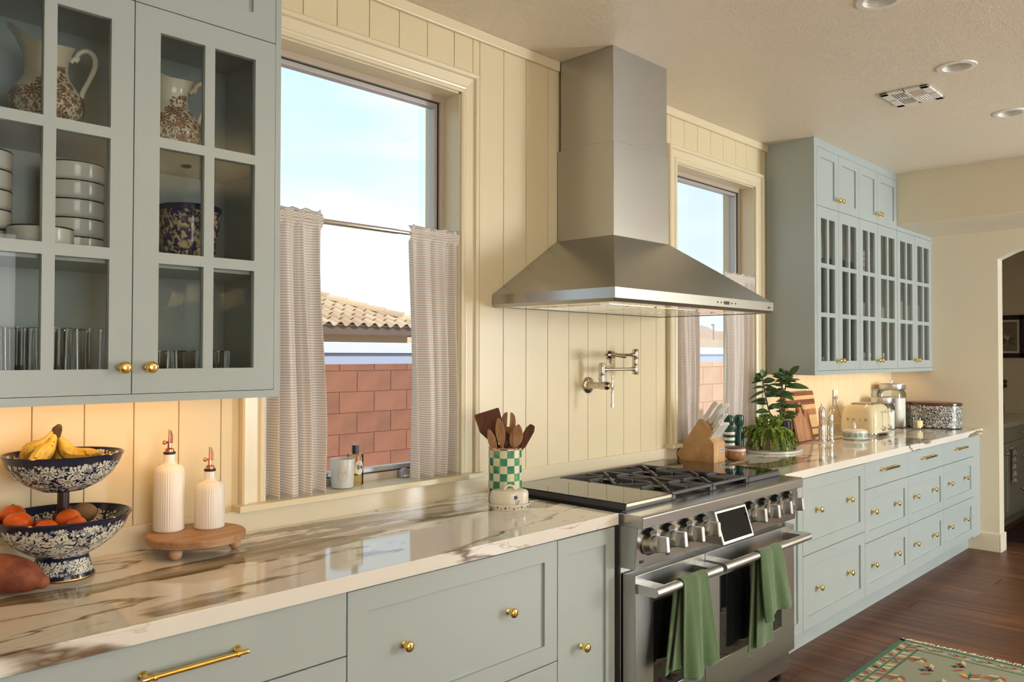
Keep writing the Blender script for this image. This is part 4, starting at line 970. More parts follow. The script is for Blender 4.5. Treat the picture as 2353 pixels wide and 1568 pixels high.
# round riser on ball feet
t = thing('serving_riser', 'round mango wood riser on turned ball feet', 'riser', (-1.300, -.155, .9152))
G().lathe([(.0001, .031), (.124, .031), (.130, .034), (.131, .050), (.128, .054), (.0001, .0545)], n=56).out('board', M['mango'], t)
for k_ in range(3):
    a = -2.55 + k_ * 2 * PI / 3 + (.0 if k_ else 0)
    x, y = .100 * math.cos(a), .100 * math.sin(a)
    G().lathe([(.0001, 0), (.008, .001), (.0155, .008), (.0175, .0165), (.0155, .025), (.010, .031), (.0001, .0315)], (x, y, 0), 20).out('foot', M['pale_wood'], t)
def oil_bottle(label, loc, h, r):
    t = thing('oil_bottle', label, 'bottle', loc)
    n = 120
    wob = lambda a: 1 + .012 * math.cos(a * 40)
    G().lathe([(.0001, 0), (r - .004, 0), (r, .004), (r, h - .052), (r - .003, h - .040), (r - .012, h - .031)], n=160, wob=wob).out('ribbed_body', M['ribbed'], t)
    G().lathe([(r - .012, h - .032), (.018, h - .027), (.0155, h - .022), (.0155, h), (.0001, h)], n=32).out('neck', M['ceramic'], t)
    G().lathe([(.0001, h - .001), (.0155, h - .001), (.0165, h + .001), (.0165, h + .004), (.0155, h + .006), (.0001, h + .006)], n=28).out('rubber_ring', M['black'], t)
    c = G().lathe([(.0001, h + .005), (.0125, h + .006), (.0125, h + .013), (.0105, h + .015), (.006, h + .017), (.0055, h + .030), (.0001, h + .030)], n=24); c.tube([(0, 0, h + .016), (0, 0, h + .045), (0, 0, h + .068)], [.0042, .0036, .003], 10); c.tube([tuple(RV * .007 + Vector((0, 0, h + .03))), tuple(RV * .0075 + Vector((0, 0, h + .05))), tuple(RV * .002 + Vector((0, 0, h + .066)))], [.0028, .003, .002], 8)
    c.tube([tuple(RV * -.014 + Vector((0, 0, h + .031))), tuple(RV * .004 + Vector((0, 0, h + .034)))], .003, 8)
    c.sphere(tuple(RV * -.014 + Vector((0, 0, h + .031))), .0062, 12, 8); c.out('pour_spout', M['copper'], t)
    return t
RT = .9152 + .0545
oil_bottle('tall ribbed white oil bottle with a copper pour spout on the riser', (-1.348, -.085, RT), .215, .0405)
oil_bottle('short ribbed white oil bottle with a copper pour spout on the riser', (-1.250, -.128, RT), .162, .0405)
# utensil crock
CR = Vector((-.132, -.215, .9152))
t = thing('utensil_crock', 'tall green and white checked utensil crock', 'crock', CR)
G().lathe([(.0001, .002), (.060, .002), (.0625, 0), (.0635, .004), (.0625, .200), (.0595, .200), (.059, .008), (.0001, .007)], n=48).out('pot', M['check'], t)
G().lathe([(.0590, .1985), (.0645, .1985), (.0650, .2015), (.0635, .2035), (.0595, .2035)], n=48).out('metal_rim', M['copper'], t)
def blade(out, th=.006):   # outline in (r, z) of the view, thin in depth
    g = G(); n = len(out); vs = []
    for s in (-1, 1): vs += [rv(a, s * th / 2, b) for a, b in out]
    g.add(vs, [tuple(range(n))[::-1], tuple(range(n, 2 * n))] + [(i, (i + 1) % n, n + (i + 1) % n, n + i) for i in range(n)]); return g
def utensil(name, label, tip, foot, head, mat, w, hl, shape='spoon', d=0):
    """tip and foot: (r, depth, z) ends of the tool; head built around the upper end"""
    t = thing(name, label, 'utensil', CR + rv(foot[0], foot[1], foot[2]))
    a = Vector((tip[0] - foot[0], tip[2] - foot[2])); L = a.length; ax = a.normalized(); nx = Vector((ax.y, -ax.x)); dd = tip[1] - foot[1]
    def pt(u, v, off=0):   # u across, v along from foot
        q = ax * v + nx * u; return rv(q.x, dd * v / L + off, q.y)
    out = []
    N_ = 16
    if shape == 'spoon':
        for i in range(N_ + 1):
            f = i / N_; out.append((w / 2 * math.sin(PI * f) ** .7 if 0 < f < 1 else 0, L - hl * (1 - f) if True else 0))
        right = [(max(u, .007), v) for u, v in out[:-1]] + [(0, L)]
    elif shape == 'spatula': right = [(.007, L - hl), (w * .30, L - hl * .8), (w * .48, L - hl * .55), (w / 2, L - .004), (w / 2 - .004, L)]
    elif shape == 'fork': right = [(.007, L - hl)] + [(w / 2 * math.sin(min(1, f * 1.7) * PI / 2), L - hl * (1 - f)) for f in (.15, .3, .5)]
    else: right = [(.007, L - hl), (w / 2, L - hl * .7), (w / 2, L - .02), (w / 2 - .006, L - .004), (w / 4, L)]
    right = [(.007, 0)] + right
    outline = right + [(-u, v) for u, v in reversed(right)]
    n = len(outline); vs = []
    for s in (-1, 1): vs += [pt(u, v, s * .0035 + (-.012 * (1 - (2 * abs(u) / w) ** 2) * max(0, min(1, (v - L + hl) / hl * 1.6)) if shape == 'spoon' else 0)) for u, v in outline]
    g = G(); fs = [(i, i + 1, n - 2 - i, n - 1 - i) for i in range(n // 2 - 1)]
    fs = [tuple(reversed(f)) for f in fs] + [tuple(n + i for i in f) for f in fs] + [(i, (i + 1) % n, n + (i + 1) % n, n + i) for i in range(n)]
    g.add(vs, fs); g.out('blade', mat, t, bev=.0012, seg=1)
    if shape == 'fork':
        for sg in (-1, 1):
            tine = [(.005, L - hl * .51), (w / 2 * .985, L - hl * .51), (w / 2, L - hl * .3), (w / 2 * .86, L - hl * .14), (w / 2 * .62, L - hl * .04), (w / 2 * .36, L), (.005, L - .002)]
            m_ = len(tine); tv = [pt(sg * u, v, s * .0035) for s in (-1, 1) for u, v in tine]
            G().add(tv, [tuple(range(m_))[::-1], tuple(range(m_, 2 * m_))] + [(i, (i + 1) % m_, m_ + (i + 1) % m_, m_ + i) for i in range(m_)]).out('tine', mat, t)
    G().tube([pt(0, 0), pt(0, L * .5), pt(0, L - hl * .75)], [.0065, .0062, .006], 8).out('handle', mat, t)
    return t
utensil('wooden_turner', 'wide dark wooden turner standing in the checked crock', (-.072, .012, .335), (.030, .0, .012), None, M['walnut'], .098, .125, 'spatula')
utensil('slotted_spoon', 'notched wooden serving fork at the back of the checked crock', (.014, .035, .330), (-.004, .015, .012), None, M['olive'], .056, .11, 'fork')
utensil('wooden_spoon', 'tall narrow wooden spoon in the checked crock', (-.026, -.022, .314), (.014, -.010, .012), None, M['olive'], .036, .115)
utensil('wooden_spoon', 'small pointed wooden spoon at the turner side of the checked crock', (-.062, -.030, .272), (.012, -.02, .012), None, M['olive'], .030, .095)
utensil('wooden_spoon', 'dark round-headed wooden spoon in the middle of the checked crock', (.004, .002, .262), (-.010, .01, .012), None, M['walnut'], .052, .07)
utensil('wooden_spoon', 'broad two-tone wooden spoon in the checked crock', (.052, -.018, .290), (-.012, -.010, .012), None, M['olive'], .050, .10)
utensil('wooden_paddle', 'narrow wooden paddle leaning out of the checked crock towards the range', (.104, .004, .284), (-.046, .02, .012), None, M['walnut'], .034, .12, 'paddle')
# butter dish with blue flowers
t = thing('butter_dish', 'oval cream butter dish with blue flower sprig beside the range', 'butter dish', (-.243, -.345, .9152), rz=-.62)
G().lathe([(.0001, .003), (.060, .003), (.066, 0), (.068, .003), (.0775, .022), (.0755, .023), (.066, .006), (.0001, .0055)], n=48, sx=1.0, sy=.66).out('dish', M['cream_cer'], t)
G().lathe([(.068, .0058), (.0690, .009), (.0690, .055), (.0670, .063), (.060, .0685), (.0001, .0705)], n=48, sx=1.0, sy=.62).out('dome', M['cream_cer'], t)
G().tube([(-.020, 0, .068), (-.014, 0, .080), (0, 0, .085), (.014, 0, .080), (.020, 0, .068)], [.006, .005, .0045, .005, .006], 10).out('handle', M['cream_cer'], t)
blue = plain('cobalt_paint', (.010, .018, .10), .3)
def spot(g, a, z, r, k, sx=1, sy=.62, R=.0694):
    c = Vector((R * math.cos(a) * sx, R * math.sin(a) * sy, z)); nrm = Vector((math.cos(a) / sx, math.sin(a) / sy, 0)).normalized(); tx = Vector((-nrm.y, nrm.x, 0))
    g.add([c + nrm * .0006 + tx * r * (1 + .3 * math.cos(i * PI)) * math.cos(2 * PI * i / k) + Vector((0, 0, r * (1 + .3 * math.cos(i * PI)) * math.sin(2 * PI * i / k))) for i in range(k)], [tuple(range(k))])
g = G(); a0 = -1.35
spot(g, a0, .047, .0075, 10); spot(g, a0, .039, .0016, 6); spot(g, a0, .033, .0016, 6); spot(g, a0, .027, .0014, 6); spot(g, a0, .021, .0014, 6); spot(g, a0, .015, .0014, 6)
for da, z in ((.07, .024), (.12, .029), (.17, .034), (-.08, .019), (-.14, .016), (-.2, .020), (.06, .017), (.12, .018)): spot(g, a0 + da, z, .0026, 6)
g.out('flower_sprig', blue, t)
g = G()
for i in range(30): 
    a = 2 * PI * i / 30; spot(g, a, .011 + .003 * math.sin(i * 2.1), .0034 if i % 2 else .0022, 8, 1, .66, .0735)
g.out('vine_border', blue, t)
# candle and scent bottle on the sill
t = thing('glass_candle', 'frosted white glass candle on the window sill', 'candle', (-.700, .020, 1.0025))
G().lathe([(.0001, .002), (.033, 0), (.0375, .003), (.0385, .02), (.0420, .099), (.0415, .1005), (.0400, .099), (.0365, .012), (.0001, .010)], n=40).out('glass_cup', M['frost'], t)
G().lathe([(.0001, .011), (.0362, .0115), (.0386, .078), (.0001, .077)], n=32).out('wax', M['wax'], t)
yr = math.atan2(-.72, .69)
g = G()
def ring_on(g, r, a0, zc, w, h, lw, n=40):
    vs = []
    for s in (0, 1):
        for i in range(n):
            q = 2 * PI * i / n; x = (w - s * lw) * math.cos(q); z = (h - s * lw) * math.sin(q); a = a0 + x / r
            vs.append(((r + .0006) * math.cos(a), (r + .0006) * math.sin(a), zc + z))
    g.add(vs, [(i, (i + 1) % n, n + (i + 1) % n, n + i) for i in range(n)])
ca = math.atan2(-FV.y, -FV.x) + .25
ring_on(g, .0408, ca, .052, .018, .027, .0011); ring_on(g, .0408, ca, .052, .0155, .0245, .0007); g.out('oval_label', plain('pale_gold_print', (.70, .64, .50), .5), t)
text('label_number', '34', .026, plain('pale_gold_ink', (.68, .60, .44), .5), t, Vector((math.cos(ca), math.sin(ca), 0)) * .0415 + Vector((0, 0, .053)), (PI / 2, 0, ca + PI / 2), .0004)
t = thing('scent_bottle', 'clear oval scent bottle with black cap on the window sill', 'bottle', (-.628, .046, 1.0025), rz=-.72)
G().lathe([(.0001, .001), (.027, .001), (.0285, .004), (.0285, .105), (.026, .109), (.008, .111), (.008, .118)], n=36, sx=1, sy=.62).out('bottle', M['amber'], t)
G().lathe([(.0001, .110), (.0125, .110), (.0125, .138), (.012, .140), (.0001, .140)], n=28).out('cap', M['black'], t)
G().lathe([(.0001, .005), (.025, .005), (.025, .092), (.0001, .092)], n=32, sx=1, sy=.58).out('liquid', glass_thin('pale_gold_liquid', (.98, .92, .72), .2), t)
lb = []
g = G()
for i in range(28): q = 2 * PI * i / 28; a = -.95 + .017 * math.cos(q) / .0285; lb.append((.0290 * math.cos(a), .0290 * .62 * math.sin(a) - .0005, .062 + .026 * math.sin(q)))
g.add(lb, [tuple(range(28))]); g.out('oval_label', M['label'], t)
text('label_number', '34', .022, M['ink'], t, (.0176, -.0172, .062), (PI / 2, 0, .50), .0003)
# small round window stop on the sill
t = thing('window_stop', 'small grey domed stop on the window sill near the curtain', 'window stop', (-.402, .052, 1.002))
G().prism([(-.020, 0), (.020, 0), (.020, .018)] + [(.020 * math.cos(a * PI / 10), .018 + .018 * math.sin(a * PI / 10)) for a in range(1, 10)] + [(-.020, .018)], -.009, .009, 'xz').out('body', plain('grey_plastic', (.35, .36, .38), .4), t, bev=.003)
G().box(-.012, .012, -.0125, -.008, .004, .014).out('label_plate', M['satin'], t)

# ------------------------------------------------------------------ curtains and rods
k = N('striped_linen', (.8, .78, .72), .9); tc_ = k.n('TexCoord'); sp = k.n('SeparateXYZ'); k.l(tc_.outputs['UV'], sp.inputs[0])
wv = k.math('FRACT', k.math('MULTIPLY', sp.outputs[1], 108)); nz_ = k.noise(k.coord((220, 220, 30)), 1, 2)
band = k.val(k.math('ADD', wv, k.math('MULTIPLY', k.math('SUBTRACT', nz_, .5), .16)), [(.66, 0), (.75, 1), (.90, 1), (1.0, 0)])
colr = k.mix(band, (.97, .95, .92), (.70, .52, .36)); k.color(colr)
tr = k.n('BsdfTranslucent'); k.l(colr, tr.inputs[0]); ms = k.n('MixShader'); ms.inputs[0].default_value = .58
om = k.t.nodes['Material Output']; k.l(k.b.outputs[0], ms.inputs[1]); k.l(tr.outputs[0], ms.inputs[2]); k.l(ms.outputs[0], om.inputs[0]); M['linen'] = k.m
def curtain(label, top, bot, zt, zb, nf, ph, y, rod_z):
    t = thing('cafe_curtain', label, 'curtain', ((bot[0] + bot[1]) / 2, y, zb), group=None)
    o = t.location
    def fn(u, v):
        q = 1 - v   # 0 top, 1 bottom
        e = smooth(q * 1.15)
        waist = 1 - .06 * math.sin(PI * min(1, q * 1.3)); x0 = lerp(top[0], bot[0], e ** 1.5); x1 = lerp(top[1], bot[1], e ** 1.5); m = (x0 + x1) / 2
        uu = u + .025 * math.sin(u * 17 + ph) * (1 - .5 * q)
        x = m + (lerp(x0, x1, uu) - m) * waist
        amp = .010 + .014 * smooth(q * 1.5)
        a = nf * 2 * PI * (u + .05 * math.sin(3 * u + ph)) + ph + .5 * math.sin(q * 3 + u * 4)
        yy = math.sin(a) * amp + .35 * amp * math.sin(2.3 * a + 1.1) + .012 * math.sin(u * 5 + ph + q * 2) * q
        z = lerp(zt, zb, q) + (.005 * math.sin(a * 1.0 + .6) if q < .04 else 0)
        if q > .93: z += .004 * math.sin(a)
        # channel around the rod
        cz = abs(z - rod_z)
        if cz < .026: yy = min(yy * .6, -.0125) if cz < .016 else lerp(min(yy * .6, -.0125), yy, (cz - .016) / .010)
        return (x - o.x, yy, z - o.z)
    G().grid(fn, 120, 90).out('cloth', M['linen'], t, solid=.0012)
    return t
YC_ = -.004
curtain('striped linen cafe curtain of the larger window, partly behind the glass-front cabinet', (-1.000, -.800), (-1.005, -.772), 1.948, 1.006, 4.2, .3, YC_, 1.915)
curtain('striped linen cafe curtain hanging at the hood side of the window over the counter', (-.436, -.186), (-.424, -.176), 1.948, 1.006, 4.0, 1.9, YC_, 1.915)
curtain('striped linen cafe curtain behind the range hood corner and the knife block', (1.375, 1.602), (1.375, 1.585), 1.948, 1.006, 4.0, .9, YC_, 1.915)
curtain('striped linen cafe curtain between the hood end and the tall leafy plant', (1.865, 2.230), (1.855, 2.185), 1.948, 1.006, 4.4, 2.7, YC_, 1.915)
def rod(label, x0, x1, mid):
    t = thing('curtain_rod', label, 'curtain rod', ((x0 + x1) / 2, YC_, 1.915))
    c = (x0 + x1) / 2
    G().lathe([(.0001, x0 - c), (.0095, x0 - c), (.0095, mid - c), (.0001, mid - c)], n=18, axis='x').out('outer_tube', M['nickel'], t)
    G().lathe([(.0001, mid - c - .01), (.0078, mid - c - .01), (.0078, x1 - c), (.0001, x1 - c)], n=18, axis='x').out('inner_tube', M['nickel'], t)
    for x in (x0, x1): G().lathe([(.0001, -.003), (.0125, -.003), (.0125, .003), (.0001, .003)], (x - c, 0, 0), 18, 'x').out('end_cap', M['white_pl'], t)
rod('nickel tension rod across the window beside the glass-front cabinet', W1[0] + .009, W1[1] - .009, -.485)
rod('nickel tension rod across the window behind the range hood', W2[0] + .009, W2[1] - .009, 1.9)
# ------------------------------------------------------------------ right counter
CT = .9152
# knife block: side profile in (y, z), width along x
KX0, KX1 = 1.352, 1.466
t = thing('knife_block', 'slanted honey-coloured wooden knife block at the range edge of the counter', 'knife block', ((KX0 + KX1) / 2, -.14, CT))
wout(G().prism([(-.232, CT + .160), (-.158, CT + .222), (-.022, CT + .035), (-.045, CT), (-.135, CT)], KX0, KX1, 'yz'), 'main_block', M['block_wood'], t, bev=.002)
wout(G().prism([(-.242, CT), (-.242, CT + .102), (-.222, CT + .122), (-.190, CT + .122), (-.135, CT)], KX0 - .0005, KX1 + .0005, 'yz'), 'steak_section', M['block_wood'], t, bev=.002)
wout(G().box(1.414, 1.452, -.2435, -.2415, CT + .052, CT + .074), 'badge', M['satin'], t, bev=.001)
text('badge_text', 'Cuisinart', .0075, M['ink'], t, Vector((1.433, -.2440, CT + .063)) - Vector(t.location), (PI / 2, 0, 0), .0002)
ax = Vector((0, -.136, .187)).normalized()      # knives slide along this
fn_ = Vector((0, -.062, -.074)).normalized()    # along the slot face, downwards
wh = plain('white_handle', (.80, .78, .75), .3)
def knife(x, f, L, label, w=.022, th=.013):
    """f: position along the slot face from its top edge"""
    p = Vector((x, -.158, CT + .222)) + Vector((0, -.074, -.062)) * f
    t = thing('kitchen_knife', label, 'knife', p)
    up = Vector((0, -ax.z, ax.y)); up = Vector((0, ax.z, -ax.y)) * -1
    prof = [(-.5, 0), (.5, 0), (.55, .25), (.5, .55), (.58, .85), (.66, .97), (.2, 1.0), (-.35, .96), (-.55, .80), (-.5, .5), (-.55, .2)]
    vs = []
    for s in (-1, 1): vs += [Vector((s * th / 2, 0, 0)) + up * (a * w) + ax * (.004 + b * L) for a, b in prof]
    n = len(prof); g = G(); g.add(vs, [tuple(range(n))[::-1], tuple(range(n, 2 * n))] + [(i, (i + 1) % n, n + (i + 1) % n, n + i) for i in range(n)])
    g.out('handle', wh, t, bev=.003)
    b = G(); c0 = -ax * .13
    vs = [Vector((s * .0012, 0, 0)) + up * a * w * .45 + q for q in (c0, ax * .006) for s, a in ((-1, -1), (1, -1), (1, 1), (-1, 1))]
    b.hexa(vs); b.out('steel_blade', M['chrome'], t)
    for b_ in (.25, .5, .78):
        c = ax * (b_ * L)
        G().lathe([(.0001, -th / 2 - .0006), (.0022, -th / 2 - .0006), (.0022, th / 2 + .0006), (.0001, th / 2 + .0006)], tuple(c), 10, 'x').out('rivet', M['steel'], t)
    return t
knife(1.372, .18, .125, 'white-handled carving knife nearest the window in the knife block', .024)
knife(1.398, .40, .128, 'white-handled bread knife second in the back row of the knife block', .022)
knife(1.423, .40, .128, 'white-handled chef knife third in the back row of the knife block', .024)
knife(1.449, .40, .128, 'white-handled slicing knife at the plant end of the knife block', .022)
knife(1.384, .80, .098, 'short white-handled utility knife in the lower row of the knife block', .020)
knife(1.412, .80, .098, 'short white-handled paring knife in the lower row of the knife block', .020)
# steak knives in the front section
def steak(x):
    t = thing('steak_knife', 'white-handled steak knife standing in the low front section of the knife block', 'knife', (x, -.206, CT + .122), group='steak knives in the front section')
    up = Vector((0, -ax.z, ax.y)) * 1.0; L = .105; w = .019; th = .010
    prof = [(-.5, -.06), (.5, -.06), (.52, .4), (.62, .93), (.2, 1.0), (-.45, .92), (-.5, .4)]
    vs = []
    for s in (-1, 1): vs += [Vector((s * th / 2, 0, 0)) + up * (a * w) + ax * (b * L) for a, b in prof]
    n = len(prof); g = G(); g.add(vs, [tuple(range(n))[::-1], tuple(range(n, 2 * n))] + [(i, (i + 1) % n, n + (i + 1) % n, n + i) for i in range(n)])
    g.out('handle', wh, t, bev=.0022)
    for b_ in (.25, .75): G().lathe([(.0001, -th / 2 - .0005), (.002, -th / 2 - .0005), (.002, th / 2 + .0005), (.0001, th / 2 + .0005)], tuple(ax * (b_ * L)), 8, 'x').out('rivet', M['steel'], t)
    return t
for i in range(6): steak(1.366 + i * .0172)
# salt cellar
t = thing('salt_cellar', 'round wooden salt cellar with a marble lid band', 'salt cellar', (1.562, -.250, CT))
G().lathe([(.0001, .0), (.036, 0), (.044, .004), (.0515, .018), (.0535, .032), (.0515, .046), (.0495, .050), (.0001, .050)], n=40).out('bowl', M['acacia'], t)
G().lathe([(.0001, .0495), (.0505, .0495), (.0510, .052), (.0510, .060), (.049, .062), (.0001, .062)], n=40).out('marble_band', M['ceramic'], t)
G().lathe([(.0001, .0615), (.050, .0615), (.0525, .064), (.0525, .068), (.049, .070), (.0001, .0705)], n=40).out('lid', M['mahog'], t)
# two stone mills
t = thing('stone_mill', 'green and cream striped stone pepper mill behind the salt cellar', 'pepper mill', (1.775, -.094, CT))
for i in range(9):
    z0 = i * .0155
    G().lathe([(.0001, z0), (.0318, z0), (.0320, z0 + .0155), (.0001, z0 + .0155)], n=32).out('stripe', M['gmarble'] if i % 2 == 0 else M['ceramic'], t)
G().lathe([(.0001, .1395), (.030, .1395), (.021, .150), (.019, .158), (.023, .164), (.0275, .178), (.0280, .196), (.0230, .210), (.012, .2165), (.0001, .217)], n=32).out('head', M['gmarble'], t)
t = thing('stone_mill', 'dark green marble pepper mill with a rounded head', 'pepper mill', (1.862, -.108, CT))
G().lathe([(.0001, 0), (.0245, 0), (.0250, .004), (.0248, .132), (.020, .146), (.0175, .152), (.0001, .152)], n=32).out('body', M['gmarble'], t)
G().lathe([(.0001, .151), (.0175, .1515), (.0225, .158), (.0258, .168), (.0262, .196), (.0245, .207), (.016, .214), (.0001, .2155)], n=32).out('head', M['gmarble'], t)
# round marble board below the plants
t = tag(G().lathe([(.0001, 0), (.150, 0), (.153, .003), (.153, .011), (.150, .014), (.0001, .014)], n=56, sx=1.35).out('marble_board', plain('pale_grey_marble', (.66, .63, .56), .2), loc=(2.082, -.200, CT)), 'pale marble board under the trailing succulent', 'tray')
BT = CT + .014
# trailing succulent
PL = Vector((2.02, -.205, BT))
t = thing('succulent_plant', 'bushy trailing burro-tail succulent in a rose pot', 'plant', PL)
G().lathe([(.0001, 0), (.050, 0), (.053, .003), (.064, .085), (.066, .095), (.062, .096), (.058, .082), (.0001, .080)], n=36).out('pot', M['terra'], t)
rn = random.Random(11)
lf = [(0, 0, 0), (.0028, .0030, .001), (.0022, .0075, .0016), (0, .0098, .001), (-.0022, .0075, .0016), (-.0028, .0030, .001), (0, .004, .0042)]
lfF = [(0, 1, 6), (1, 2, 6), (2, 3, 6), (3, 4, 6), (4, 5, 6), (5, 0, 6), (0, 5, 4, 3, 2, 1)]
strands = 104
for i in range(strands):
    az = 2 * PI * i / strands + rn.uniform(-.15, .15); reach = rn.uniform(.040, .130); drop = rn.uniform(.2, 1.0)
    if i % 4 == 0: reach = rn.uniform(.02, .06); drop = rn.uniform(-.35, .1)
    dirv = Vector((math.cos(az), math.sin(az), 0)); pts = []
    for j in range(11):
        s = j / 10; rr = .030 + reach * (1 - (1 - s) ** 1.6)
        z = .085 + .050 * math.sin(min(1, s * 1.7) * PI * .5) - drop * .165 * max(0, s - .25) ** 1.4 * 1.5
        pp_ = dirv * rr + Vector((rn.uniform(-.004, .004), rn.uniform(-.004, .004), max(z, .012)))
        if PL.y + pp_.y > -.034: pp_.y = -.034 - PL.y
        pts.append(pp_)
    g = G(); g.tube(pts, .0035, 5)
    for j in range(1, 11):
        c = pts[j]; tg = (pts[j] - pts[j - 1]).normalized(); b0 = tg.orthogonal().normalized(); b1 = tg.cross(b0)
        for mm_ in range(3):
            cc = lerp(pts[j - 1], c, .333 * mm_ + .334)
            for q in range(6):
                th = 2 * PI * (q + .5 * ((j * 2 + mm_) % 2)) / 6 + rn.uniform(-.3, .3); od = b0 * math.cos(th) + b1 * math.sin(th)
                yv = (od * .78 + tg * .62).normalized(); xv = yv.cross(tg).normalized(); zv = xv.cross(yv); sc = rn.uniform(1.0, 1.3) * (1.1 if j < 9 else .95)
                g.add([cc + xv * a * sc * 1.0 + yv * b * sc + zv * c3 * sc for a, b, c3 in lf], lfF, True)
    g.out('strand', M['succ'], t)
# tall leafy plant in a dark pot
TP = Vector((2.228, -.185, BT))
t = thing('leafy_plant', 'tall dark green plant with long oval leaves on bare stems in a navy pot', 'plant', TP)
G().lathe([(.0001, 0), (.046, 0), (.050, .004), (.056, .10), (.0575, .150), (.0545, .151), (.052, .14), (.0001, .138)], n=36).out('pot', M['navy_pot'], t)
LR = random.Random(2)
def leaf(base, d, L, w, droop=.25, fold=.22):
    d = Vector(d).normalized(); side = d.cross(Vector((0, 0, 1)))
    if side.length < .1: side = Vector((1, 0, 0))
    side.normalize(); up = side.cross(d); ro = LR.uniform(-1.25, -.35) if LR.random() < .5 else LR.uniform(.35, 1.25); side, up = side * math.cos(ro) + up * math.sin(ro), up * math.cos(ro) - side * math.sin(ro); w *= 1.08; L *= 1.05; g = G(); n = 8
    def fn(u, v):
        ww = w * math.sin(PI * min(1, (v * .97 + .03))) ** .75 * (1 - .25 * v); a = (u - .5) * 2
        p = Vector(base) + d * (L * v) + side * (a * ww) + up * (abs(a) * ww * fold) - Vector((0, 0, 1)) * (droop * L * v * v)
        return tuple(p)
    g.grid(fn, 4, n); g.out('leaf', M['leaf'], t, solid=.0012)
def stemline(pts): G().tube(pts, [.0042] * (len(pts) - 1) + [.003], 7).out('stem', M['stem'], t)
L_ = lambda r, z, d=0: tuple(rv(r, d, z))
stems = [[(-.020, .13), (-.075, .20), (-.095, .28), (-.105, .34), (-.115, .405)], [(.0, .13), (-.010, .22), (.0, .30), (.005, .36), (.012, .415)], [(.01, .13), (.022, .22), (.018, .29), (.030, .36), (.055, .425)]]
for i, s_ in enumerate(stems): stemline([L_(a, b, (i - 1) * .012) for a, b in s_])
LV = [(-.075, .20, -1, .25, .095, .020), (-.080, .215, .6, .45, .085, .018), (-.092, .265, -1, .12, .085, .019), (-.095, .285, .75, .55, .075, .017), (-.100, .320, -1, -.25, .090, .021), (-.103, .345, -.75, .1, .062, .020), (-.108, .375, .65, .35, .075, .02), (-.114, .40, -.6, .55, .055, .021), (-.114, .405, .5, .85, .060, .020), (-.116, .405, -.85, .0, .05, .018), (-.114, .41, 0, 1, .055, .018),
      (-.005, .225, -.8, .30, .075, .017), (-.004, .235, .9, .15, .085, .019), (.0, .295, -.85, .3, .08, .019), (.002, .31, .75, -.25, .070, .023), (.004, .35, -.9, .35, .085, .021), (.008, .37, .7, .5, .07, .019), (.012, .41, -.9, .4, .08, .022), (.012, .415, -.3, .9, .062, .018), (.012, .415, .6, .5, .06, .018),
      (.022, .225, 1, .35, .10, .020), (.020, .20, .9, .0, .08, .019), (.018, .285, .6, .5, .07, .018), (.028, .35, 1, .18, .13, .021), (.036, .375, .95, .45, .085, .018), (.05, .415, .55, .95, .095, .021), (.054, .42, -.6, .7, .05, .016), (-.03, .165, -1, .1, .11, .019), (.015, .165, .8, .3, .07, .022), (.012, .155, .4, -.35, .07, .03), (-.012, .16, -.5, -.1, .06, .028)]
for s_ in stems:
    for _ in range(8):
        f = LR.uniform(.12, .97) * (len(s_) - 1); i = int(f); f -= i; sg = LR.choice((-1, 1))
        LV.append((lerp(s_[i][0], s_[i + 1][0], f), lerp(s_[i][1], s_[i + 1][1], f), sg, LR.uniform(-.1, .7), LR.uniform(.055, .085), LR.uniform(.013, .017)))
for i, (a, b, dr_, dz_, L, w) in enumerate(LV):
    dd = ((i * 37) % 11 - 5) / 11.0
    leaf(L_(a, b, 0), rv(dr_, dd * .7, dz_), L, w)
# cutting boards leaning on the wall
t = thing('cutting_board', 'large striped walnut and maple cutting board leaning on the wall', 'cutting board', (2.780, -.028, CT))
bw, bh, lean = .40, .305, .16
zs = [0, .028, .045, .090, .108, .150, .195, .235, .268, .305]; mats_ = ['mahog', 'maple', 'mahog', 'maple', 'maple', 'acacia', 'maple', 'mahog', 'maple', 'mahog']
zs = [0, .022, .058, .070, .118, .150, .190, .220, .255, .280, .310]
for i in range(len(zs) - 1):
    top = i == len(zs) - 2
    g = G()
    if top: g.prism([(-bw / 2, zs[i]), (bw / 2, zs[i]), (bw / 2, zs[-1] - .018), (bw / 2 - .006, zs[-1] - .005), (bw / 2 - .018, zs[-1]), (-bw / 2 + .018, zs[-1]), (-bw / 2 + .006, zs[-1] - .005), (-bw / 2, zs[-1] - .018)], -.032, 0, 'xz')
    else: g.box(-bw / 2, bw / 2, -.032, 0, zs[i], zs[i + 1])
    g.xf(Matrix.Rotation(-lean, 4, 'X')); g.xf(Matrix.Translation((0, -.035, .0052))); g.out('strip', M[['mahog', 'maple', 'mahog', 'maple', 'maple', 'acacia', 'maple', 'mahog', 'maple', 'mahog'][i]], t)
t = thing('cutting_board', 'small acacia paddle board with a looped cord leaning on the striped board', 'cutting board', (2.700, -.112, CT))
g = G(); out = [(-.108, 0), (.108, 0), (.113, .008), (.106, .160), (.096, .172), (.032, .177), (.019, .190), (.017, .236), (.010, .248), (-.010, .248), (-.017, .236), (-.019, .190), (-.032, .177), (-.096, .172), (-.106, .160), (-.113, .008)]
g.prism(out, -.016, 0, 'xz'); g.xf(Matrix.Rotation(-.20, 4, 'X')); g.xf(Matrix.Translation((0, 0, .0034))); g.out('board', M['acacia'], t, bev=.002)
q = Matrix.Rotation(-.20, 4, 'X')
G().tube([tuple(q @ Vector(p)) for p in ((0, -.018, .238), (.012, -.022, .225), (.020, -.021, .19), (.030, -.0205, .155), (.024, -.0205, .17), (.008, -.021, .20), (-.002, -.019, .236))], .0018, 6).out('cord_loop', plain('dark_leather', (.03, .015, .01), .7), t)
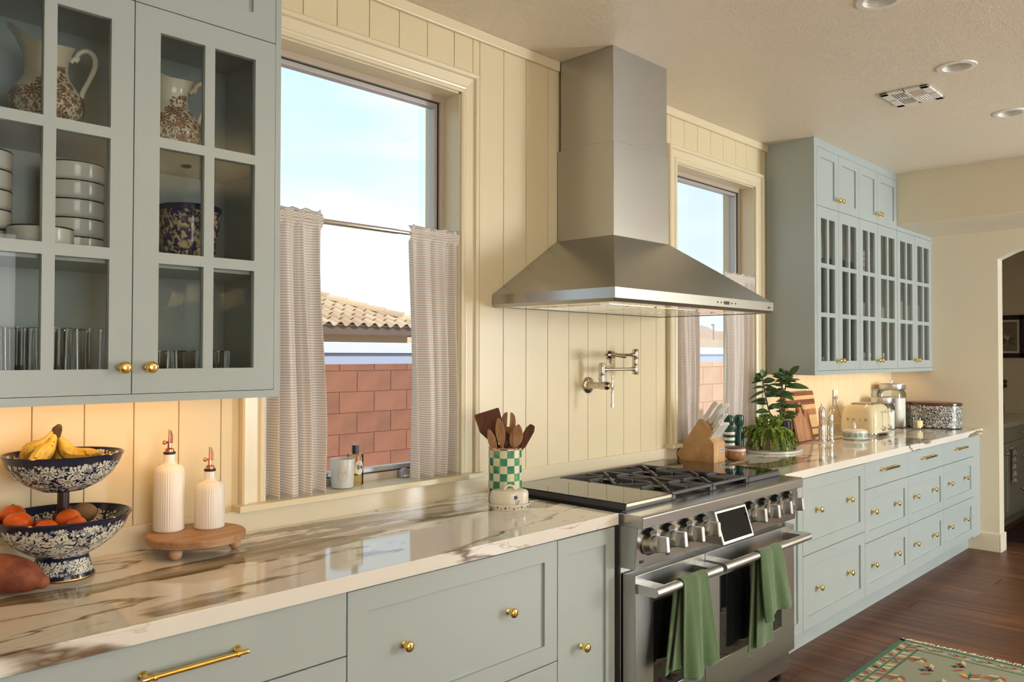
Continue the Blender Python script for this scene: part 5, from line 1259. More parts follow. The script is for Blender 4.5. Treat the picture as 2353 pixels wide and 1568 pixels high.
# two chrome pepper mills
def chrome_mill(label, loc, h, r, arm):
    t = thing('chrome_pepper_mill', label, 'pepper mill', loc)
    G().lathe([(.0001, 0), (r * 1.35, 0), (r * 1.32, .003), (r * 1.05, .012), (r * .95, .018), (r * .95, .030), (r * 1.0, .032), (r * 1.0, .036), (r * .93, .038), (r * .93, h * .62), (r * 1.0, h * .63), (r * 1.0, h * .65), (r * .97, h * .66), (r * .97, h * .78), (r * 1.05, h * .785), (r * 1.02, h * .80), (r * .85, h * .86), (r * .45, h * .90), (.004, h * .915), (.0035, h * .93), (.0001, h * .93)], n=32).out('barrel', M['chrome'], t)
    if arm:
        G().tube([(0, 0, h * .92), (.004, 0, h * .945), (.042, -.003, h * .955)], .0028, 8).out('crank', M['chrome'], t); G().lathe([(.0001, -.004), (.005, -.004), (.0035, .006), (.006, .014), (.0001, .016)], (.042, -.003, h * .955), 12).out('crank_knob', M['chrome'], t)
        G().sphere((0, 0, h * .945), .007, 14, 8).out('finial', M['chrome'], t)
    else:
        G().sphere((0, 0, h * .94), .0075, 14, 8).sphere((0, 0, h * .975), .0055, 14, 8).out('finial', M['chrome'], t)
chrome_mill('taller chrome pepper mill with a ball finial', (2.812, -.178, CT), .245, .0215, False)
chrome_mill('shorter chrome pepper mill with a crank handle', (2.858, -.214, CT), .205, .0215, True)
# outlet on the wall with the toaster's plug
t = thing('wall_outlet', 'white double outlet on the board wall behind the toaster', 'outlet', (3.432, -.0115, 1.165))
G().box(-.036, .036, -.006, .0, -.058, .058).out('cover_plate', M['white_pl'], t, bev=.002)
for z in (-.024, .024): G().prism(rrect(.034, .030, .010, 4), -.008, -.005, 'xz').xf(Matrix.Translation((0, 0, z))).out('socket', M['white_pl'], t)
# toaster
TO = Vector((3.46, -.2125, CT)); t = thing('toaster', 'cream retro four-slot toaster on chrome feet', 'toaster', TO)
def rr3(w, d, r, z, n=6): return [(x, y, z) for x, y in rrect(w, d, r, n)]
tw, td = .325, .250
rings = [rr3(tw - .004, td - .004, .05, .024), rr3(tw, td, .052, .032), rr3(tw, td, .054, .10), rr3(tw - .012, td - .012, .056, .160), rr3(tw - .034, td - .034, .058, .192), rr3(tw - .060, td - .060, .056, .206), rr3(tw - .092, td - .092, .045, .212)]
G().loft(rings).out('shell', M['cream_en'], t)
b = G().loft([rr3(tw - .012, td - .012, .048, .014), rr3(tw + .002, td + .002, .052, .017), rr3(tw + .002, td + .002, .052, .025), rr3(tw - .006, td - .006, .05, .027)]).out('chrome_base', M['chrome'], t)
for sx in (-1, 1):
    for sy in (-1, 1): G().loft([rr3(.05, .05, .016, 0), rr3(.060, .060, .018, .016)]).xf(Matrix.Translation((sx * (tw / 2 - .045), sy * (td / 2 - .045), 0))).out('foot', M['chrome'], t)
G().loft([rr3(tw - .10, td - .085, .035, .210), rr3(tw - .108, td - .093, .034, .2155)]).out('chrome_top', M['chrome'], t)
for a_, b_ in ((-.100, -.077), (-.053, -.034), (-.010, .009), (.033, .052), (.076, .100)): G().box(a_, b_, -.066, .066, .2145, .2215).out('slot_bar', M['chrome'], t, bev=.002)   # open slots between
for sx in (-1, 1):
    x = sx * .055 + .02
    G().box(x - .003, x + .003, -td / 2 - .001, -td / 2 + .010, .075, .165).out('lever_track', M['chrome'], t)
    G().sphere((x, -td / 2 - .020, .165), .0085, 16, 10).tube([(x, -td / 2 - .004, .162), (x, -td / 2 - .018, .165)], .004, 8).out('lever', M['chrome'], t)
    G().lathe([(.0001, -.004), (.020, -.004), (.020, .004), (.016, .006), (.016, .016), (.014, .018), (.0001, .018)], (x, -td / 2, .052), 24, 'y').out('browning_dial', M['chrome'], t)
    G().lathe([(.0001, 0), (.005, 0), (.005, .003), (.0001, .003)], (x - .034, -td / 2, .052), 12, 'y').out('button', M['chrome'], t)
for i, ch_ in enumerate('SMEG'): text('logo_letter', ch_, .027, M['chrome'], t, (-tw / 2 - .0008, .060 - i * .040, .112), (PI / 2, 0, -PI / 2), .0015)
G().tube([(-.02, td / 2 - .01, .06), (-.02, td / 2 + .045, .12), (-.03, td / 2 + .062, .20), (-.06, td / 2 + .058, .245), (-.075, td / 2 + .056, .252)], .0035, 8).out('cord', plain('grey_cord', (.45, .42, .36), .5), t)
G().tube([(-.028, td / 2 + .078, .252), (-.028, td / 2 + .068, .252), (-.040, td / 2 + .062, .253), (-.075, td / 2 + .056, .252)], [.014, .015, .011, .005], 10).out('plug', plain('grey_plug', (.42, .40, .35), .5), t)
# green patterned butter dish with a small rabbit
t = thing('butter_dish', 'round green patterned butter dish with a white animal finial', 'butter dish', (3.065, -.290, CT))
G().lathe([(.0001, .002), (.060, .002), (.066, 0), (.084, .010), (.085, .012), (.082, .013), (.064, .006), (.0001, .0055)], n=48).out('dish', M['ceramic'], t)
G().lathe([(.075, .0125), (.0765, .016), (.0765, .050), (.073, .060), (.060, .0675), (.0001, .070)], n=48).out('dome', M['ceramic'], t); lathe_print('green_print', t, [(.0765, .016), (.0765, .050)], M['green_print'], 0, .034, [(.007, 120), (.006, 200), (.005, 400), (.003, 1200)], 22)
g = G(); g.sphere((0, .004, .082), .013, 16, 10, (1.25, .9, 1)); g.sphere((-.012, 0, .096), .0085, 14, 8); g.tube([(-.014, -.003, .101), (-.010, -.004, .112)], [.003, .002], 6); g.tube([(-.010, .003, .101), (-.005, .004, .111)], [.003, .002], 6); g.sphere((.016, .004, .080), .005, 8, 6)
g.out('animal_finial', M['ceramic'], t)
# glass canisters
def canister(label, loc, r, h, fill, cont):
    t = thing('glass_canister', label, 'canister', loc)
    G().lathe([(.0001, .003), (r - .012, .003), (r - .004, .0), (r, .008), (r, h - .035), (r - .006, h - .016), (r - .016, h - .006), (r - .016, h)], n=48).out('jar', M['clear'], t)
    rr_ = random.Random(int(h * 1000))
    G().lathe([(.0001, .006), (r - .006, .006), (r - .004, .012), (r - .004, fill), (r * .7, fill + .008), (r * .3, fill - .004), (.0001, fill + .003)], n=40).out('contents', cont, t)
    G().lathe([(.0001, h - .004), (r - .014, h - .004), (r - .004, h + .0), (r - .002, h + .004), (r - .002, h + .034), (r - .0, h + .036), (r - .0, h + .040), (r - .008, h + .043), (.0001, h + .045)], n=48).out('lid', M['satin'], t)
    G().lathe([(.0001, h + .044), (.005, h + .044), (.005, h + .060), (.018, h + .062), (.018, h + .066), (.0001, h + .067)], n=20).out('lid_knob', M['chrome'], t)
canister('smaller glass canister with steel lid behind the toaster', (3.985, -.135, CT), .092, .195, .14, M['flour'])
canister('tall glass flour canister with steel lid beside the patterned tin', (4.215, -.126, CT), .103, .290, .225, M['flour'])
# candle jar and the floral tin
t = thing('candle_jar', 'small glass candle jar with a cream label in front of the patterned tin', 'candle', (4.150, -.330, CT))
G().lathe([(.0001, .002), (.036, .002), (.040, .004), (.040, .084), (.0385, .085), (.0382, .008), (.0001, .007)], n=32).out('jar', M['clear'], t)
G().lathe([(.0001, .008), (.0378, .008), (.0378, .062), (.0001, .061)], n=28).out('wax', M['wax'], t)
a0 = math.atan2(-FV.y, -FV.x) + .35
g = G(); n = 10; vs = [((.0406) * math.cos(a0 + lerp(-.75, .75, i / n)), .0406 * math.sin(a0 + lerp(-.75, .75, i / n)), z) for z in (.018, .066) for i in range(n + 1)]; g.add(vs, [(i, i + 1, n + 2 + i, n + 1 + i) for i in range(n)]); g.out('label', plain('cream_label', (.78, .66, .34), .6), t)
t = thing('biscuit_tin', 'oval black and white floral tin with a brown lid by the end wall', 'tin', (4.402, -.372, CT))
sx_, sy_ = .72, 1.0; rT = .195
G().lathe([(.0001, .002), (rT - .004, .002), (rT, .005), (rT, .175), (rT - .004, .176), (.0001, .176)], n=64, sx=sx_, sy=sy_).out('tin_body', M['tin_black'], t); lathe_print('floral_print', t, [(rT, .006), (rT, .174)], M['tin_white'], 0, .168, [(.013, 60), (.010, 500), (.007, 1500), (.0040, 6000)], 21, off=.0007, sx=sx_, sy=sy_, petals=10)
G().lathe([(.0001, .174), (rT + .001, .174), (rT + .004, .177), (rT + .004, .190), (rT, .194), (rT * .5, .199), (.0001, .200)], n=64, sx=sx_, sy=sy_).out('lid', plain('brown_lid', (.12, .035, .02), .2), t)

# ------------------------------------------------------------------ crockery behind glass
def bowl(loc, r, h, label, group, mat=None):
    t = thing('stacking_bowl', label, 'bowl', loc, group=group)
    G().lathe([(.0001, .002), (r * .62, .002), (r * .66, 0), (r * .70, .002), (r * .86, .009), (r * .97, .016), (r, .020), (r, h - .002), (r - .002, h), (r - .004, h - .002), (r - .005, .022), (r * .6, .010), (.0001, .008)], n=40).out('bowl', M['ceramic'], t)
    G().lathe([(r - .0035, h - .0035), (r + .0006, h - .003), (r + .0004, h + .0004), (r - .003, h + .0006)], n=40).out('dark_rim', M['navy'], t)
    return t
SH = 1.7022
b0 = bowl((-1.610, -.100, SH), .073, .058, 'white bowl with dark rim in the stack behind the knobbed door edge', 'bowls in the stack towards the door edge')
reg(b0)
for i in range(1, 5): dup(b0, (-1.610, -.100, SH + i * .0475))
b1 = dup(b0, (-1.822, -.100, SH), label='white bowl with dark rim in the stack at the far corner of the cabinet'); b1['group'] = 'bowls in the far stack'
for i in range(1, 5):
    q = dup(b0, (-1.822, -.100, SH + i * .0475), label='white bowl with dark rim in the stack at the far corner of the cabinet'); q['group'] = 'bowls in the far stack'
q = dup(b0, (-1.714, -.206, SH), label='single white bowl with dark rim standing in front of the bowl stacks'); del q['group']
q.scale = (.97, .97, 1.08)
def pitcher(loc, rz, s, label):
    t = thing('pitcher', label, 'pitcher', loc, rz)
    prof = [(.046, 0), (.050, .002), (.050, .008), (.060, .020), (.076, .042), (.083, .066), (.080, .090), (.066, .114), (.052, .134), (.046, .155), (.047, .178), (.054, .200), (.062, .214)]
    n = 40; vs = []; fs = []; uv = []; L = 0
    g = G(); inner = [(r - .004, z) for r, z in prof[::-1][:7]] + [(.0001, .13)]
    full = [(.0001, .002)] + prof + inner
    for j, (r, z) in enumerate(full):
        if j: L += math.hypot(r - full[j - 1][0], z - full[j - 1][1])
        for i in range(n + 1):
            a = 2 * PI * i / n; k_ = max(0, (z - .13) / .085) ** 1.5; sp_ = max(0, math.cos(a - PI)) ** 2.6; hd = max(0, math.cos(a)) ** 3
            rr_ = r * (1 + .42 * sp_ * k_); zz = z + (.046 * sp_ + .006 * hd - .008 * abs(math.sin(a))) * k_
            vs.append((rr_ * math.cos(a) * s, rr_ * math.sin(a) * s, zz * s)); uv.append((a, L))
    for j in range(len(full) - 1):
        for i in range(n): a = j * (n + 1) + i; fs.append((a, a + 1, a + n + 2, a + n + 1))
    g.add(vs, fs, True, uv); g.out('body', M['cream_cer'], t); sc2 = [(r * s, z * s) for r, z in prof]; lathe_print('flower_print', t, sc2[3:12], M['brown_print'], 0, .20, [(.022 * s, 60), (.016 * s, 300), (.010 * s, 600), (.0042 * s, 1600)], 31, cover=lambda a, q: q < .085 or (abs((a + 1.2 + PI) % (2 * PI) - PI) < .5 and q < .15), petals=8)
    G().tube(spl([tuple(Vector(p) * s) for p in ((.050, 0, .186), (.058, 0, .196), (.066, 0, .200), (.060, 0, .190), (.068, 0, .212), (.086, 0, .222), (.102, 0, .210), (.104, 0, .185), (.092, 0, .150), (.078, 0, .118), (.074, 0, .100))]), splr([.005, .006, .006, .005, .0065, .007, .007, .0065, .006, .006, .007]), 10).out('handle', M['cream_cer'], t)
    return t
pitcher((-1.692, -.165, 2.0032), -.25, 1.0, 'tall cream pitcher with brown flowers on the shelf above the stacked bowls')
pitcher((-1.388, -.165, 2.0032), -.25, .96, 'cream pitcher with brown flowers above the blue spongeware bowl')
t = thing('spongeware_bowl', 'blue and tan spongeware mixing bowl on the middle cabinet shelf', 'bowl', (-1.335, -.168, SH))
G().lathe([(.0001, .002), (.048, 0), (.056, .004), (.068, .030), (.076, .075), (.080, .125), (.0815, .146), (.085, .150), (.085, .164), (.082, .167), (.078, .164), (.074, .12), (.050, .02), (.0001, .015)], n=48).out('bowl', M['sponge'], t)
G().lathe([(.0812, .148), (.0858, .151), (.0858, .165), (.082, .1675)], n=48).out('rolled_rim', plain('cobalt_glaze', (.015, .02, .08), .15), t)
def tumbler(loc, r, h, label, group):
    t = thing('glass_tumbler', label, 'glass', loc, group=group)
    wob = lambda a: 1 + .018 * math.cos(a * 14)
    G().lathe([(.0001, .003), (r * .80, .003), (r * .86, .0), (r * .90, .010), (r, h - .012), (r * 1.0, h)], n=84, wob=wob).out('cup', M['clear'], t)
    G().lathe([(r * .965, h - .004), (r * 1.01, h - .004), (r * 1.02, h), (r * .97, h)], n=36).out('rim', M['clear'], t)
    G().lathe([(.0001, .004), (r * .78, .004), (r * .78, .009), (.0001, .009)], n=28).out('base', M['clear'], t)
    return t
FL = 1.3624
tb = tumbler((-1.840, -.195, FL), .037, .166, 'tall ribbed glass tumbler on the lowest shelf below the stacked bowls', 'tall tumblers'); reg(tb)
for i in range(1, 8): dup(tb, (-1.840 + (i % 4) * .079, -.195 + (i // 4) * .095, FL))
ts = tumbler((-1.425, -.180, FL), .037, .112, 'short ribbed glass tumbler on the lowest shelf below the spongeware bowl', 'short tumblers'); reg(ts)
for (x, y) in ((-1.345, -.18), (-1.262, -.18), (-1.385, -.09), (-1.300, -.09), (-1.220, -.10)): dup(ts, (x, y, FL))
# plates, bowls and glasses in the far cabinets
def plate(loc, r, label, group):
    t = thing('dinner_plate', label, 'plate', loc, group=group)
    G().lathe([(.0001, .002), (r * .58, .002), (r * .62, 0), (r * .66, .003), (r, .016), (r, .018), (r * .64, .008), (.0001, .006)], n=36).out('plate', M['ceramic'], t)
    G().lathe([(r * .985, .0155), (r * 1.003, .016), (r * 1.002, .0185), (r * .98, .0175)], n=36).out('rim', M['cream_cer'], t); return reg(t)
S1, S2, S3 = 1.3624, 1.7122, 2.0172
p0 = plate((2.80, -.186, S3), .105, 'white plate in the tall plate stack on the top shelf by the window side', 'plates on the top shelf near the window')
for i in range(1, 11): dup(p0, (2.80, -.186, S3 + i * .015))
def pstack(x, z, n, r, lb, gp, dz=.015):
    q0 = plate((x, -.186, z), r, lb, gp)
    for i in range(1, n): dup(q0, (x, -.186, z + i * dz))
pstack(2.63, S1, 6, .10, 'white plate stacked on the bottom shelf of the first far cabinet', 'plates on the bottom shelf')
pstack(3.34, S2, 7, .095, 'white plate stacked on the middle shelf of the central far cabinet', 'plates on the middle shelf')
pstack(3.66, S2, 6, .10, 'white plate in the second stack of the central far cabinet', 'second plate stack of the central cabinet')
pstack(4.06, S2, 10, .105, 'white plate in the stack under the soffit cabinet middle shelf', 'plates in the soffit cabinet')
pstack(4.40, S2, 9, .10, 'white plate in the last stack beside the end wall', 'plates beside the end wall')
def bstack(x, z, n, r, lb, gp, dz=.032):
    t = dup(b0, (x, -.210, z), label=lb); t['group'] = gp
    s = r / .073; t.scale = (s, s, .8)
    for i in range(1, n):
        u = dup(b0, (x, -.210, z + i * dz), label=lb); u['group'] = gp; u.scale = (s, s, .8)
bstack(2.61, S3, 5, .052, 'small white cup in the stack beside the plates on the top shelf', 'cups on the top shelf', .0385)
bstack(3.36, S3, 4, .075, 'white cup-like bowl stacked on the top shelf of the central far cabinet', 'bowls on the top shelf', .0385)
bstack(3.36, S1, 3, .08, 'white bowl stacked low in the central far cabinet', 'bowls low in the central cabinet', .0385)
bstack(3.64, S1, 3, .07, 'small white bowl in the low stack beside the wider bowls of the central far cabinet', 'short stack in the central cabinet', .0385)
for i, (x, z) in enumerate(((2.85, S1), (2.93, S1), (4.05, S1), (4.13, S1), (4.40, S1))):
    q = dup(ts, (x, -.18, z), label='clear tumbler on the bottom shelf of the far glass cabinets'); q['group'] = 'tumblers in the far cabinets'
t = thing('cream_jug', 'small cream jug on the middle shelf of the central far cabinet', 'jug', (3.50, -.24, S2))
G().lathe([(.0001, 0), (.034, 0), (.042, .03), (.036, .07), (.028, .09), (.034, .11), (.032, .11), (.026, .09), (.0001, .01)], n=28).out('jug', M['cream_cer'], t); G().tube([(.030, 0, .10), (.055, 0, .095), (.056, 0, .06), (.040, 0, .04)], .005, 8).out('handle', M['cream_cer'], t)
t = thing('small_vase', 'small ivory vase on the top shelf under the soffit', 'vase', (3.93, -.17, S3)); G().lathe([(.0001, 0), (.03, 0), (.045, .04), (.03, .09), (.025, .12), (.03, .13), (.024, .12), (.0001, .02)], n=28).out('vase', M['cream_cer'], t); G().lathe([(.0255, .127), (.0315, .128), (.0315, .132), (.026, .132)], n=24).out('lip', M['ceramic'], t)

# ------------------------------------------------------------------ ceiling fittings
wt = plain('white_trim', (.84, .82, .76), .35)
def downlight(x, y, label):
    t = thing('recessed_light', label, 'ceiling light', (x, y, ZC), group=None)
    G().lathe([(.058, .004), (.060, -.006), (.080, -.005), (.083, 0), (.080, .003)], n=48).out('trim_ring', wt, t)
    pr = [(.058, -.005)]
    for i in range(9): pr += [(.0595 - i * .0012, -.004 + i * .009), (.0565 - i * .0012, .001 + i * .009)]
    G().lathe(pr, n=48).out('ribbed_baffle', wt, t)
    G().lathe([(.0001, .076), (.050, .076)], n=32).out('lens', plain('lamp_lens', (.7, .68, .62), .3), t)
# cut-outs for the cans
ceil = D.objects['ceiling']
for x in (.736, 1.683, 2.646):
    c = G().lathe([(.0001, -.05), (.0605, -.05), (.0605, .09), (.0001, .09)], (x, -1.282, ZC), 40)
    cm = c.mesh('cutter', []); co_ = D.objects.new('can_hole', cm); 
    bm = bmesh.new(); bm.from_mesh(cm); bmesh.ops.remove_doubles(bm, verts=bm.verts, dist=1e-4); bmesh.ops.holes_fill(bm, edges=bm.edges); bmesh.ops.recalc_face_normals(bm, faces=bm.faces); bm.to_mesh(cm); bm.free()
    COL.objects.link(co_); md = ceil.modifiers.new('hole', 'BOOLEAN'); md.object = co_; md.operation = 'DIFFERENCE'; md.solver = 'EXACT'
cm = G().box(1.975 - .105, 1.975 + .105, -1.0 - .082, -1.0 + .082, ZC - .05, ZC + .10).mesh('cutter', []); co_ = D.objects.new('can_hole', cm); COL.objects.link(co_)
md = ceil.modifiers.new('hole', 'BOOLEAN'); md.object = co_; md.operation = 'DIFFERENCE'; md.solver = 'EXACT'
bpy.context.view_layer.update()
dg = bpy.context.evaluated_depsgraph_get(); me = D.meshes.new_from_object(ceil.evaluated_get(dg)); ceil.modifiers.clear(); ceil.data = me
for o in [o for o in D.objects if o.name.startswith('can_hole')]: D.objects.remove(o)
downlight(.736, -1.282, 'recessed ceiling light farthest from the soffit, with ribbed baffle'); downlight(1.683, -1.282, 'recessed ceiling light beside the ceiling vent'); downlight(2.646, -1.282, 'recessed ceiling light nearest the soffit')
t = thing('ceiling_vent', 'white rectangular four-quadrant ceiling vent register', 'vent', (1.975, -1.0, ZC))
g = G(); vw, vd = .27, .225
for a, b, c, d in ((-vw / 2, vw / 2, -vd / 2, -vd / 2 + .04), (-vw / 2, vw / 2, vd / 2 - .04, vd / 2), (-vw / 2, -vw / 2 + .035, -vd / 2, vd / 2), (vw / 2 - .035, vw / 2, -vd / 2, vd / 2), (-.006, .006, -vd / 2, vd / 2), (-vw / 2, vw / 2, -.006, .006)): g.box(a, b, c, d, -.010, 0)
g.out('frame', wt, t, bev=.003)
for qx in (-1, 1):
    for qy in (-1, 1):
        for i in range(6):
            if qx * qy > 0: x = qx * (.014 + i * .0155); g = G().box(x - .0012, x + .0012, min(qy * .008, qy * .070), max(qy * .008, qy * .070), -.012, -.001); g.xf(Matrix.Translation((x, 0, -.006)) @ Matrix.Rotation(.75 * qx, 4, 'Y') @ Matrix.Translation((-x, 0, .006)))
            else: y = qy * (.012 + i * .0115); g = G().box(min(qx * .008, qx * .098), max(qx * .008, qx * .098), y - .0012, y + .0012, -.012, -.001); g.xf(Matrix.Translation((0, y, -.006)) @ Matrix.Rotation(-.75 * qy, 4, 'X') @ Matrix.Translation((0, -y, .006)))
            g.out('louver', wt, t)

# ------------------------------------------------------------------ runner rug
RX, RY = 2.085, -.895; RL, RW = 2.1, .86
t = thing('runner_rug', 'pale sage runner rug with green border, small leaf motifs and cream fringe', 'rug', (RX - RL / 2, RY - RW / 2, 0))
k = N('sage_wool', (.36, .41, .31), .95); v = k.noise(k.coord((300, 300, 1)), 1, 2); k.color(k.mix(v, (.235, .25, .18), (.32, .33, .24))); k.bump(v, .4, .003)
def w2l(x, y): return (x - t.location.x, y - t.location.y)
G().box(-RL / 2, RL / 2, -RW / 2, RW / 2, .0003, .009).out('field', k.m, t, bev=.003)
rg = plain('rug_green', (.055, .16, .105), .95); rr2 = plain('rug_red', (.36, .075, .035), .95); rc = plain('rug_cream', (.62, .50, .26), .95); rnv = plain('rug_navy', (.035, .035, .07), .95); ry = plain('rug_ochre', (.55, .30, .05), .95)
zt_ = .0095
g = G()
def strip(x0, x1, y0, y1): g.box(x0, x1, y0, y1, .008, zt_)
def ringr(i, w): strip(-RL / 2 + i, RL / 2 - i, RW / 2 - i - w, RW / 2 - i); strip(-RL / 2 + i, RL / 2 - i, -RW / 2 + i, -RW / 2 + i + w); strip(-RL / 2 + i, -RL / 2 + i + w, -RW / 2 + i, RW / 2 - i); strip(RL / 2 - i - w, RL / 2 - i, -RW / 2 + i, RW / 2 - i)
ringr(.0, .024); ringr(.108, .012); ringr(.060, .008)
g.out('border_bands', rg, t)
g = G(); rn = random.Random(4); MI = [rr2, rc, rg, rnv, ry]
def leafm(x, y, a, L, w, mi):
    c, s = math.cos(a), math.sin(a); g.cur = mi
    pts = [(0, 0), (.35 * L, w / 2), (L, 0), (.6 * L, -w / 2)]
    g.prism([(x + c * p - s * q, y + s * p + c * q) for p, q in pts], .008, zt_ + .0003, 'xy')
def tree(x, y, a, s=1):
    c, si = math.cos(a), math.sin(a)
    leafm(x, y, a, .13 * s, .018 * s, 2)
    for i in range(3):
        px_, py_ = x + c * .03 * (i + .4) * s, y + si * .03 * (i + .4) * s
        leafm(px_, py_, a + .9, .068 * s, .024 * s, (0, 1, 4)[i % 3]); leafm(px_, py_, a - .9, .068 * s, .024 * s, (1, 0, 0)[i % 3])
def crossm(x, y, mi):
    g.cur = mi; g.box(x - .017, x + .017, y - .006, y + .006, .008, zt_ + .0004); g.box(x - .006, x + .006, y - .017, y + .017, .008, zt_ + .0004)
i0 = 0
x = -RL / 2 + .05
while x < RL / 2 - .04:    # border leaves along both long sides
    for sy in (1, -1):
        yb = sy * (RW / 2 - .0645); j = int(x * 100)
        leafm(x, yb + .004, .9, .050, .026, i0 % 2); leafm(x + .018, yb - .004, -.9, .050, .026, (i0 // 2) % 2)
        if i0 % 3 == 0: leafm(x + .02, yb, 2.2, .045, .014, 2); leafm(x + .02, yb, -2.2, .045, .014, 2)
    x += .052; i0 += 1
y = -RW / 2 + .10
while y < RW / 2 - .09:
    xb = RL / 2 - .0645; leafm(xb, y, 2.1, .04, .018, i0 % 2); leafm(xb, y + .02, .8, .036, .016, (i0 + 1) % 2)
    if i0 % 3 == 0: leafm(xb, y, 1.2, .045, .014, 2)
    y += .052; i0 += 1
rw = 0; x = RL / 2 - .20
while x > -RL / 2 + .2:
    y = RW / 2 - .17 - (rw % 2) * .07; cl = 0
    while y > -RW / 2 + .16:
        if (cl + rw) % 2 == 0: tree(x, y, .2 if rw % 2 else 2.9, .85)
        else: crossm(x, y, 3); crossm(x + .026, y + .016, 0); crossm(x - .02, y + .024, 2); leafm(x + .03, y - .01, .5, .07, .022, 1); leafm(x - .03, y - .02, 2.6, .07, .020, 0)
        y -= .165; cl += 1
    x -= .150; rw += 1
o = g.out('leaf_motifs', MI, t); o['kind'] = 'stuff'
g = G(); fx = RL / 2
for i in range(190):
    y = -RW / 2 + .008 + i * (RW - .016) / 189; a = rn.uniform(-.5, .5); L = rn.uniform(.028, .045); z = rn.uniform(.003, .008)
    g.tube([(fx - .004, y, .006), (fx + L * .4, y + a * .012, z + .003), (fx + L * .75, y + a * .02 + rn.uniform(-.004, .004), z), (fx + L, y + a * .03, .003)], .0022, 5)
o = g.out('fringe', plain('cream_fringe', (.66, .56, .38), .95), t); o['kind'] = 'stuff'

# ------------------------------------------------------------------ pantry seen through the doorway
t = thing('pantry_sink_cabinet', 'grey-green pantry cabinet with two narrow doors beyond the doorway', 'cabinet', (5.1, -.33, 0))
wout(G().box(4.72, 5.425, YD + .021, -.02, .118, .874), 'body', M['sage'], t); wout(G().box(4.72, 5.425, -.565, -.02, 0, .118), 'toe_kick', M['sage'], t)
slab('drawer_front', t, 4.722, 5.423, .742, .868, YD); d_ = shaker('door', t, 4.722, 5.2615, .13, .739, YD, .055); knob(d_, 5.235, .662, YD); d_ = shaker('door', t, 5.2645, 5.423, .13, .739, YD, .045, .04); knob(d_, 5.29, .662, YD)
t = thing('pantry_drawer_cabinet', 'grey-green pantry drawer cabinet beside the far pantry wall', 'cabinet', (6.0, -.33, 0))
wout(G().box(5.427, 6.635, YD + .021, -.02, .118, .874), 'body', M['sage'], t); wout(G().box(5.427, 6.635, -.565, -.02, 0, .118), 'toe_kick', M['sage'], t)
d_ = slab('drawer_front', t, 5.429, 6.45, .742, .868, YD); pull(d_, 5.86, .812, YD); d_ = slab('drawer_front', t, 5.429, 6.45, .458, .739, YD); knob(d_, 5.80, .600, YD); d_ = slab('drawer_front', t, 5.429, 6.45, .13, .455, YD); knob(d_, 5.78, .320, YD)
tag(G().box(4.70, 6.639, YCF - .01, -.001, .875, .915).out('pantry_countertop', M['marble'], bev=.0018), 'veined marble countertop in the pantry beyond the doorway', 'countertop')
t = thing('pantry_towel', 'white towel with grey-blue stripes hanging on the pantry cabinet', 'towel', (5.50, -.672, .40))
k = N('striped_towel', (.75, .74, .70), .9); tc_ = k.n('TexCoord'); sp = k.n('SeparateXYZ'); k.l(tc_.outputs['UV'], sp.inputs[0])
s1 = k.val(k.math('FRACT', k.math('MULTIPLY', sp.outputs[1], 5)), [(.55, 0), (.6, 1), (.9, 1), (.95, 0)]); s2 = k.val(k.math('FRACT', k.math('MULTIPLY', sp.outputs[0], 3)), [(.6, 0), (.65, .7), (.9, .7), (.95, 0)])
k.color(k.mix(k.math('MAXIMUM', s1, s2), (.76, .74, .68), (.30, .31, .36)))
G().grid(lambda u, v: ((u - .5) * .13 * (1.25 - .3 * v), .010 * math.sin(u * 9) * (1 - v) - .004, v * .30 + .008 * math.sin(u * 5)), 20, 24).out('cloth', k.m, t, solid=.004)
G().tube([(-.06, .012, .292), (.0, .004, .302), (.06, .012, .292)], .008, 8).out('hanging_roll', k.m, t)
t = thing('framed_picture', 'dark framed painting of a pink lily on the pantry wall', 'picture', (6.639, -.36, 1.65))
PW, PH = .33, .41
g = G()
for a, b, c, d in ((-PW / 2, PW / 2, -PH / 2, -PH / 2 + .045), (-PW / 2, PW / 2, PH / 2 - .045, PH / 2), (-PW / 2, -PW / 2 + .045, -PH / 2, PH / 2), (PW / 2 - .045, PW / 2, -PH / 2, PH / 2)): g.box(-.028, 0, a, b, c, d)
g.out('frame', plain('black_frame', (.022, .014, .018), .35), t, bev=.006)
G().box(-.014, -.002, -PW / 2 + .04, PW / 2 - .04, -PH / 2 + .04, PH / 2 - .04).out('mat_board', plain('mat_white', (.75, .72, .64), .7), t)
k = N('painted_canvas', (.25, .2, .16), .7); v = k.noise(k.coord((8, 8, 8)), 1.2, 3); k.color(k.mix(v, (.20, .17, .13), (.30, .26, .19)))
G().box(-.0165, -.013, -PW / 2 + .065, PW / 2 - .065, -PH / 2 + .065, PH / 2 - .065).out('canvas', k.m, t)
pk = [plain('lily_pink', (.60, .20, .24), .7), plain('lily_pale', (.74, .58, .48), .7), plain('lily_leaf', (.07, .17, .09), .7)]; g = G()
def petal(cy, cz, a, L, w, mi):
    g.cur = mi; c, s = math.cos(a), math.sin(a); vs = [(-.0172 - .0002 * mi, cy + c * p - s * q, cz + s * p + c * q) for p, q in ((0, 0), (.4 * L, w), (L, 0), (.4 * L, -w))]; g.add(vs, [(0, 1, 2, 3)])
for a in (-.35, .5, 2.6, 3.6): petal(-.02, -.045, a, .085, .016, 2)
for i in range(6): petal(-.005, -.02, i * PI / 3 + .3, .06, .016, 0); 
for i in range(6): petal(-.005, -.02, i * PI / 3 + .3, .045, .008, 1)
g.out('painted_lily', pk, t)
t = thing('pantry_vase', 'small vase with a dark sprig on the pantry counter', 'vase', (6.46, -.345, .9152))
G().lathe([(.0001, 0), (.03, 0), (.04, .03), (.035, .10), (.024, .15), (.028, .17), (.022, .15), (.0001, .02)], n=24).out('vase', plain('mauve_glass', (.30, .16, .18), .15), t)
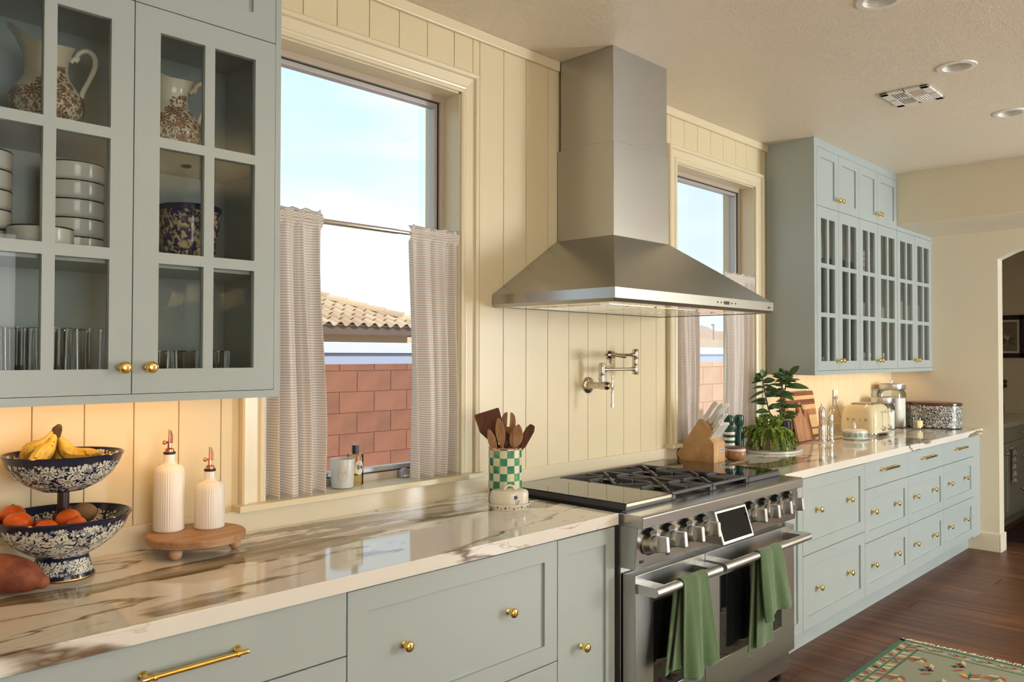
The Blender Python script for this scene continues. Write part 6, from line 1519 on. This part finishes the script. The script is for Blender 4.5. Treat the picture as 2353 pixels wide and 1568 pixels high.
for i in range(7):
    a = i * .9; G().tube([(0, 0, .14), (.02 * math.cos(a), .02 * math.sin(a), .22), (.05 * math.cos(a), .05 * math.sin(a), .26 + .02 * (i % 3))], .003, 6).sphere((.05 * math.cos(a), .05 * math.sin(a), .265 + .02 * (i % 3)), .02, 8, 6).out('sprig', M['leaf'], t)
t = thing('pantry_rug', 'dark plum rug on the pantry floor', 'rug', (5.8, -1.0, 0)); G().box(-.75, .75, -.32, .36, .0004, .012).out('pile', paint('plum_wool', (.045, .010, .022), .95, .2), t, bev=.004); G().box(-.76, .76, -.33, .37, .0003, .009).out('bound_edge', plain('plum_edge', (.03, .008, .015), .9), t)

# ------------------------------------------------------------------ chandelier over the dining side of the room (mirrored in the cabinet glass)
t = thing('chandelier', 'brass arm chandelier with white cone shades over the dining side of the room', 'chandelier', (.14, -3.76, 1.70))
G().lathe([(.0001, .06), (.018, .065), (.03, .09), (.02, .12), (.008, .14), (.006, 1.05), (.04, 1.06), (.045, ZC - 1.70), (.0001, ZC - 1.70)], n=24).out('stem', M['brass'], t)
k = N('linen_shade', (.82, .79, .72), .8); tr = k.n('BsdfTranslucent'); tr.inputs[0].default_value = (.85, .80, .70, 1); ms = k.n('MixShader'); ms.inputs[0].default_value = .5
k.l(k.b.outputs[0], ms.inputs[1]); k.l(tr.outputs[0], ms.inputs[2]); k.l(ms.outputs[0], k.t.nodes['Material Output'].inputs[0]); shade = k.m
for i in range(6):
    a = .80 + i * PI / 3; c, s = math.cos(a), math.sin(a)
    G().tube([(.01 * c, .01 * s, .10), (.15 * c, .15 * s, .065), (.28 * c, .28 * s, .05), (.36 * c, .36 * s, .075), (.36 * c, .36 * s, .11)], .006, 8).out('arm', M['brass'], t)
    G().lathe([(.062, .11), (.034, .215), (.032, .215), (.060, .11)], (.36 * c, .36 * s, 0), 28).out('shade', shade, t)
    G().lathe([(.0001, .10), (.014, .10), (.012, .15), (.0001, .16)], (.36 * c, .36 * s, 0), 12).out('candle_sleeve', wt, t)
    light('chandelier_bulb_%d_offscreen' % (i + 1), 'POINT', (.14 + .36 * c, -3.76 + .36 * s, 1.70 + .175), 82, (1, .76, .42), shadow_soft_size=.012)
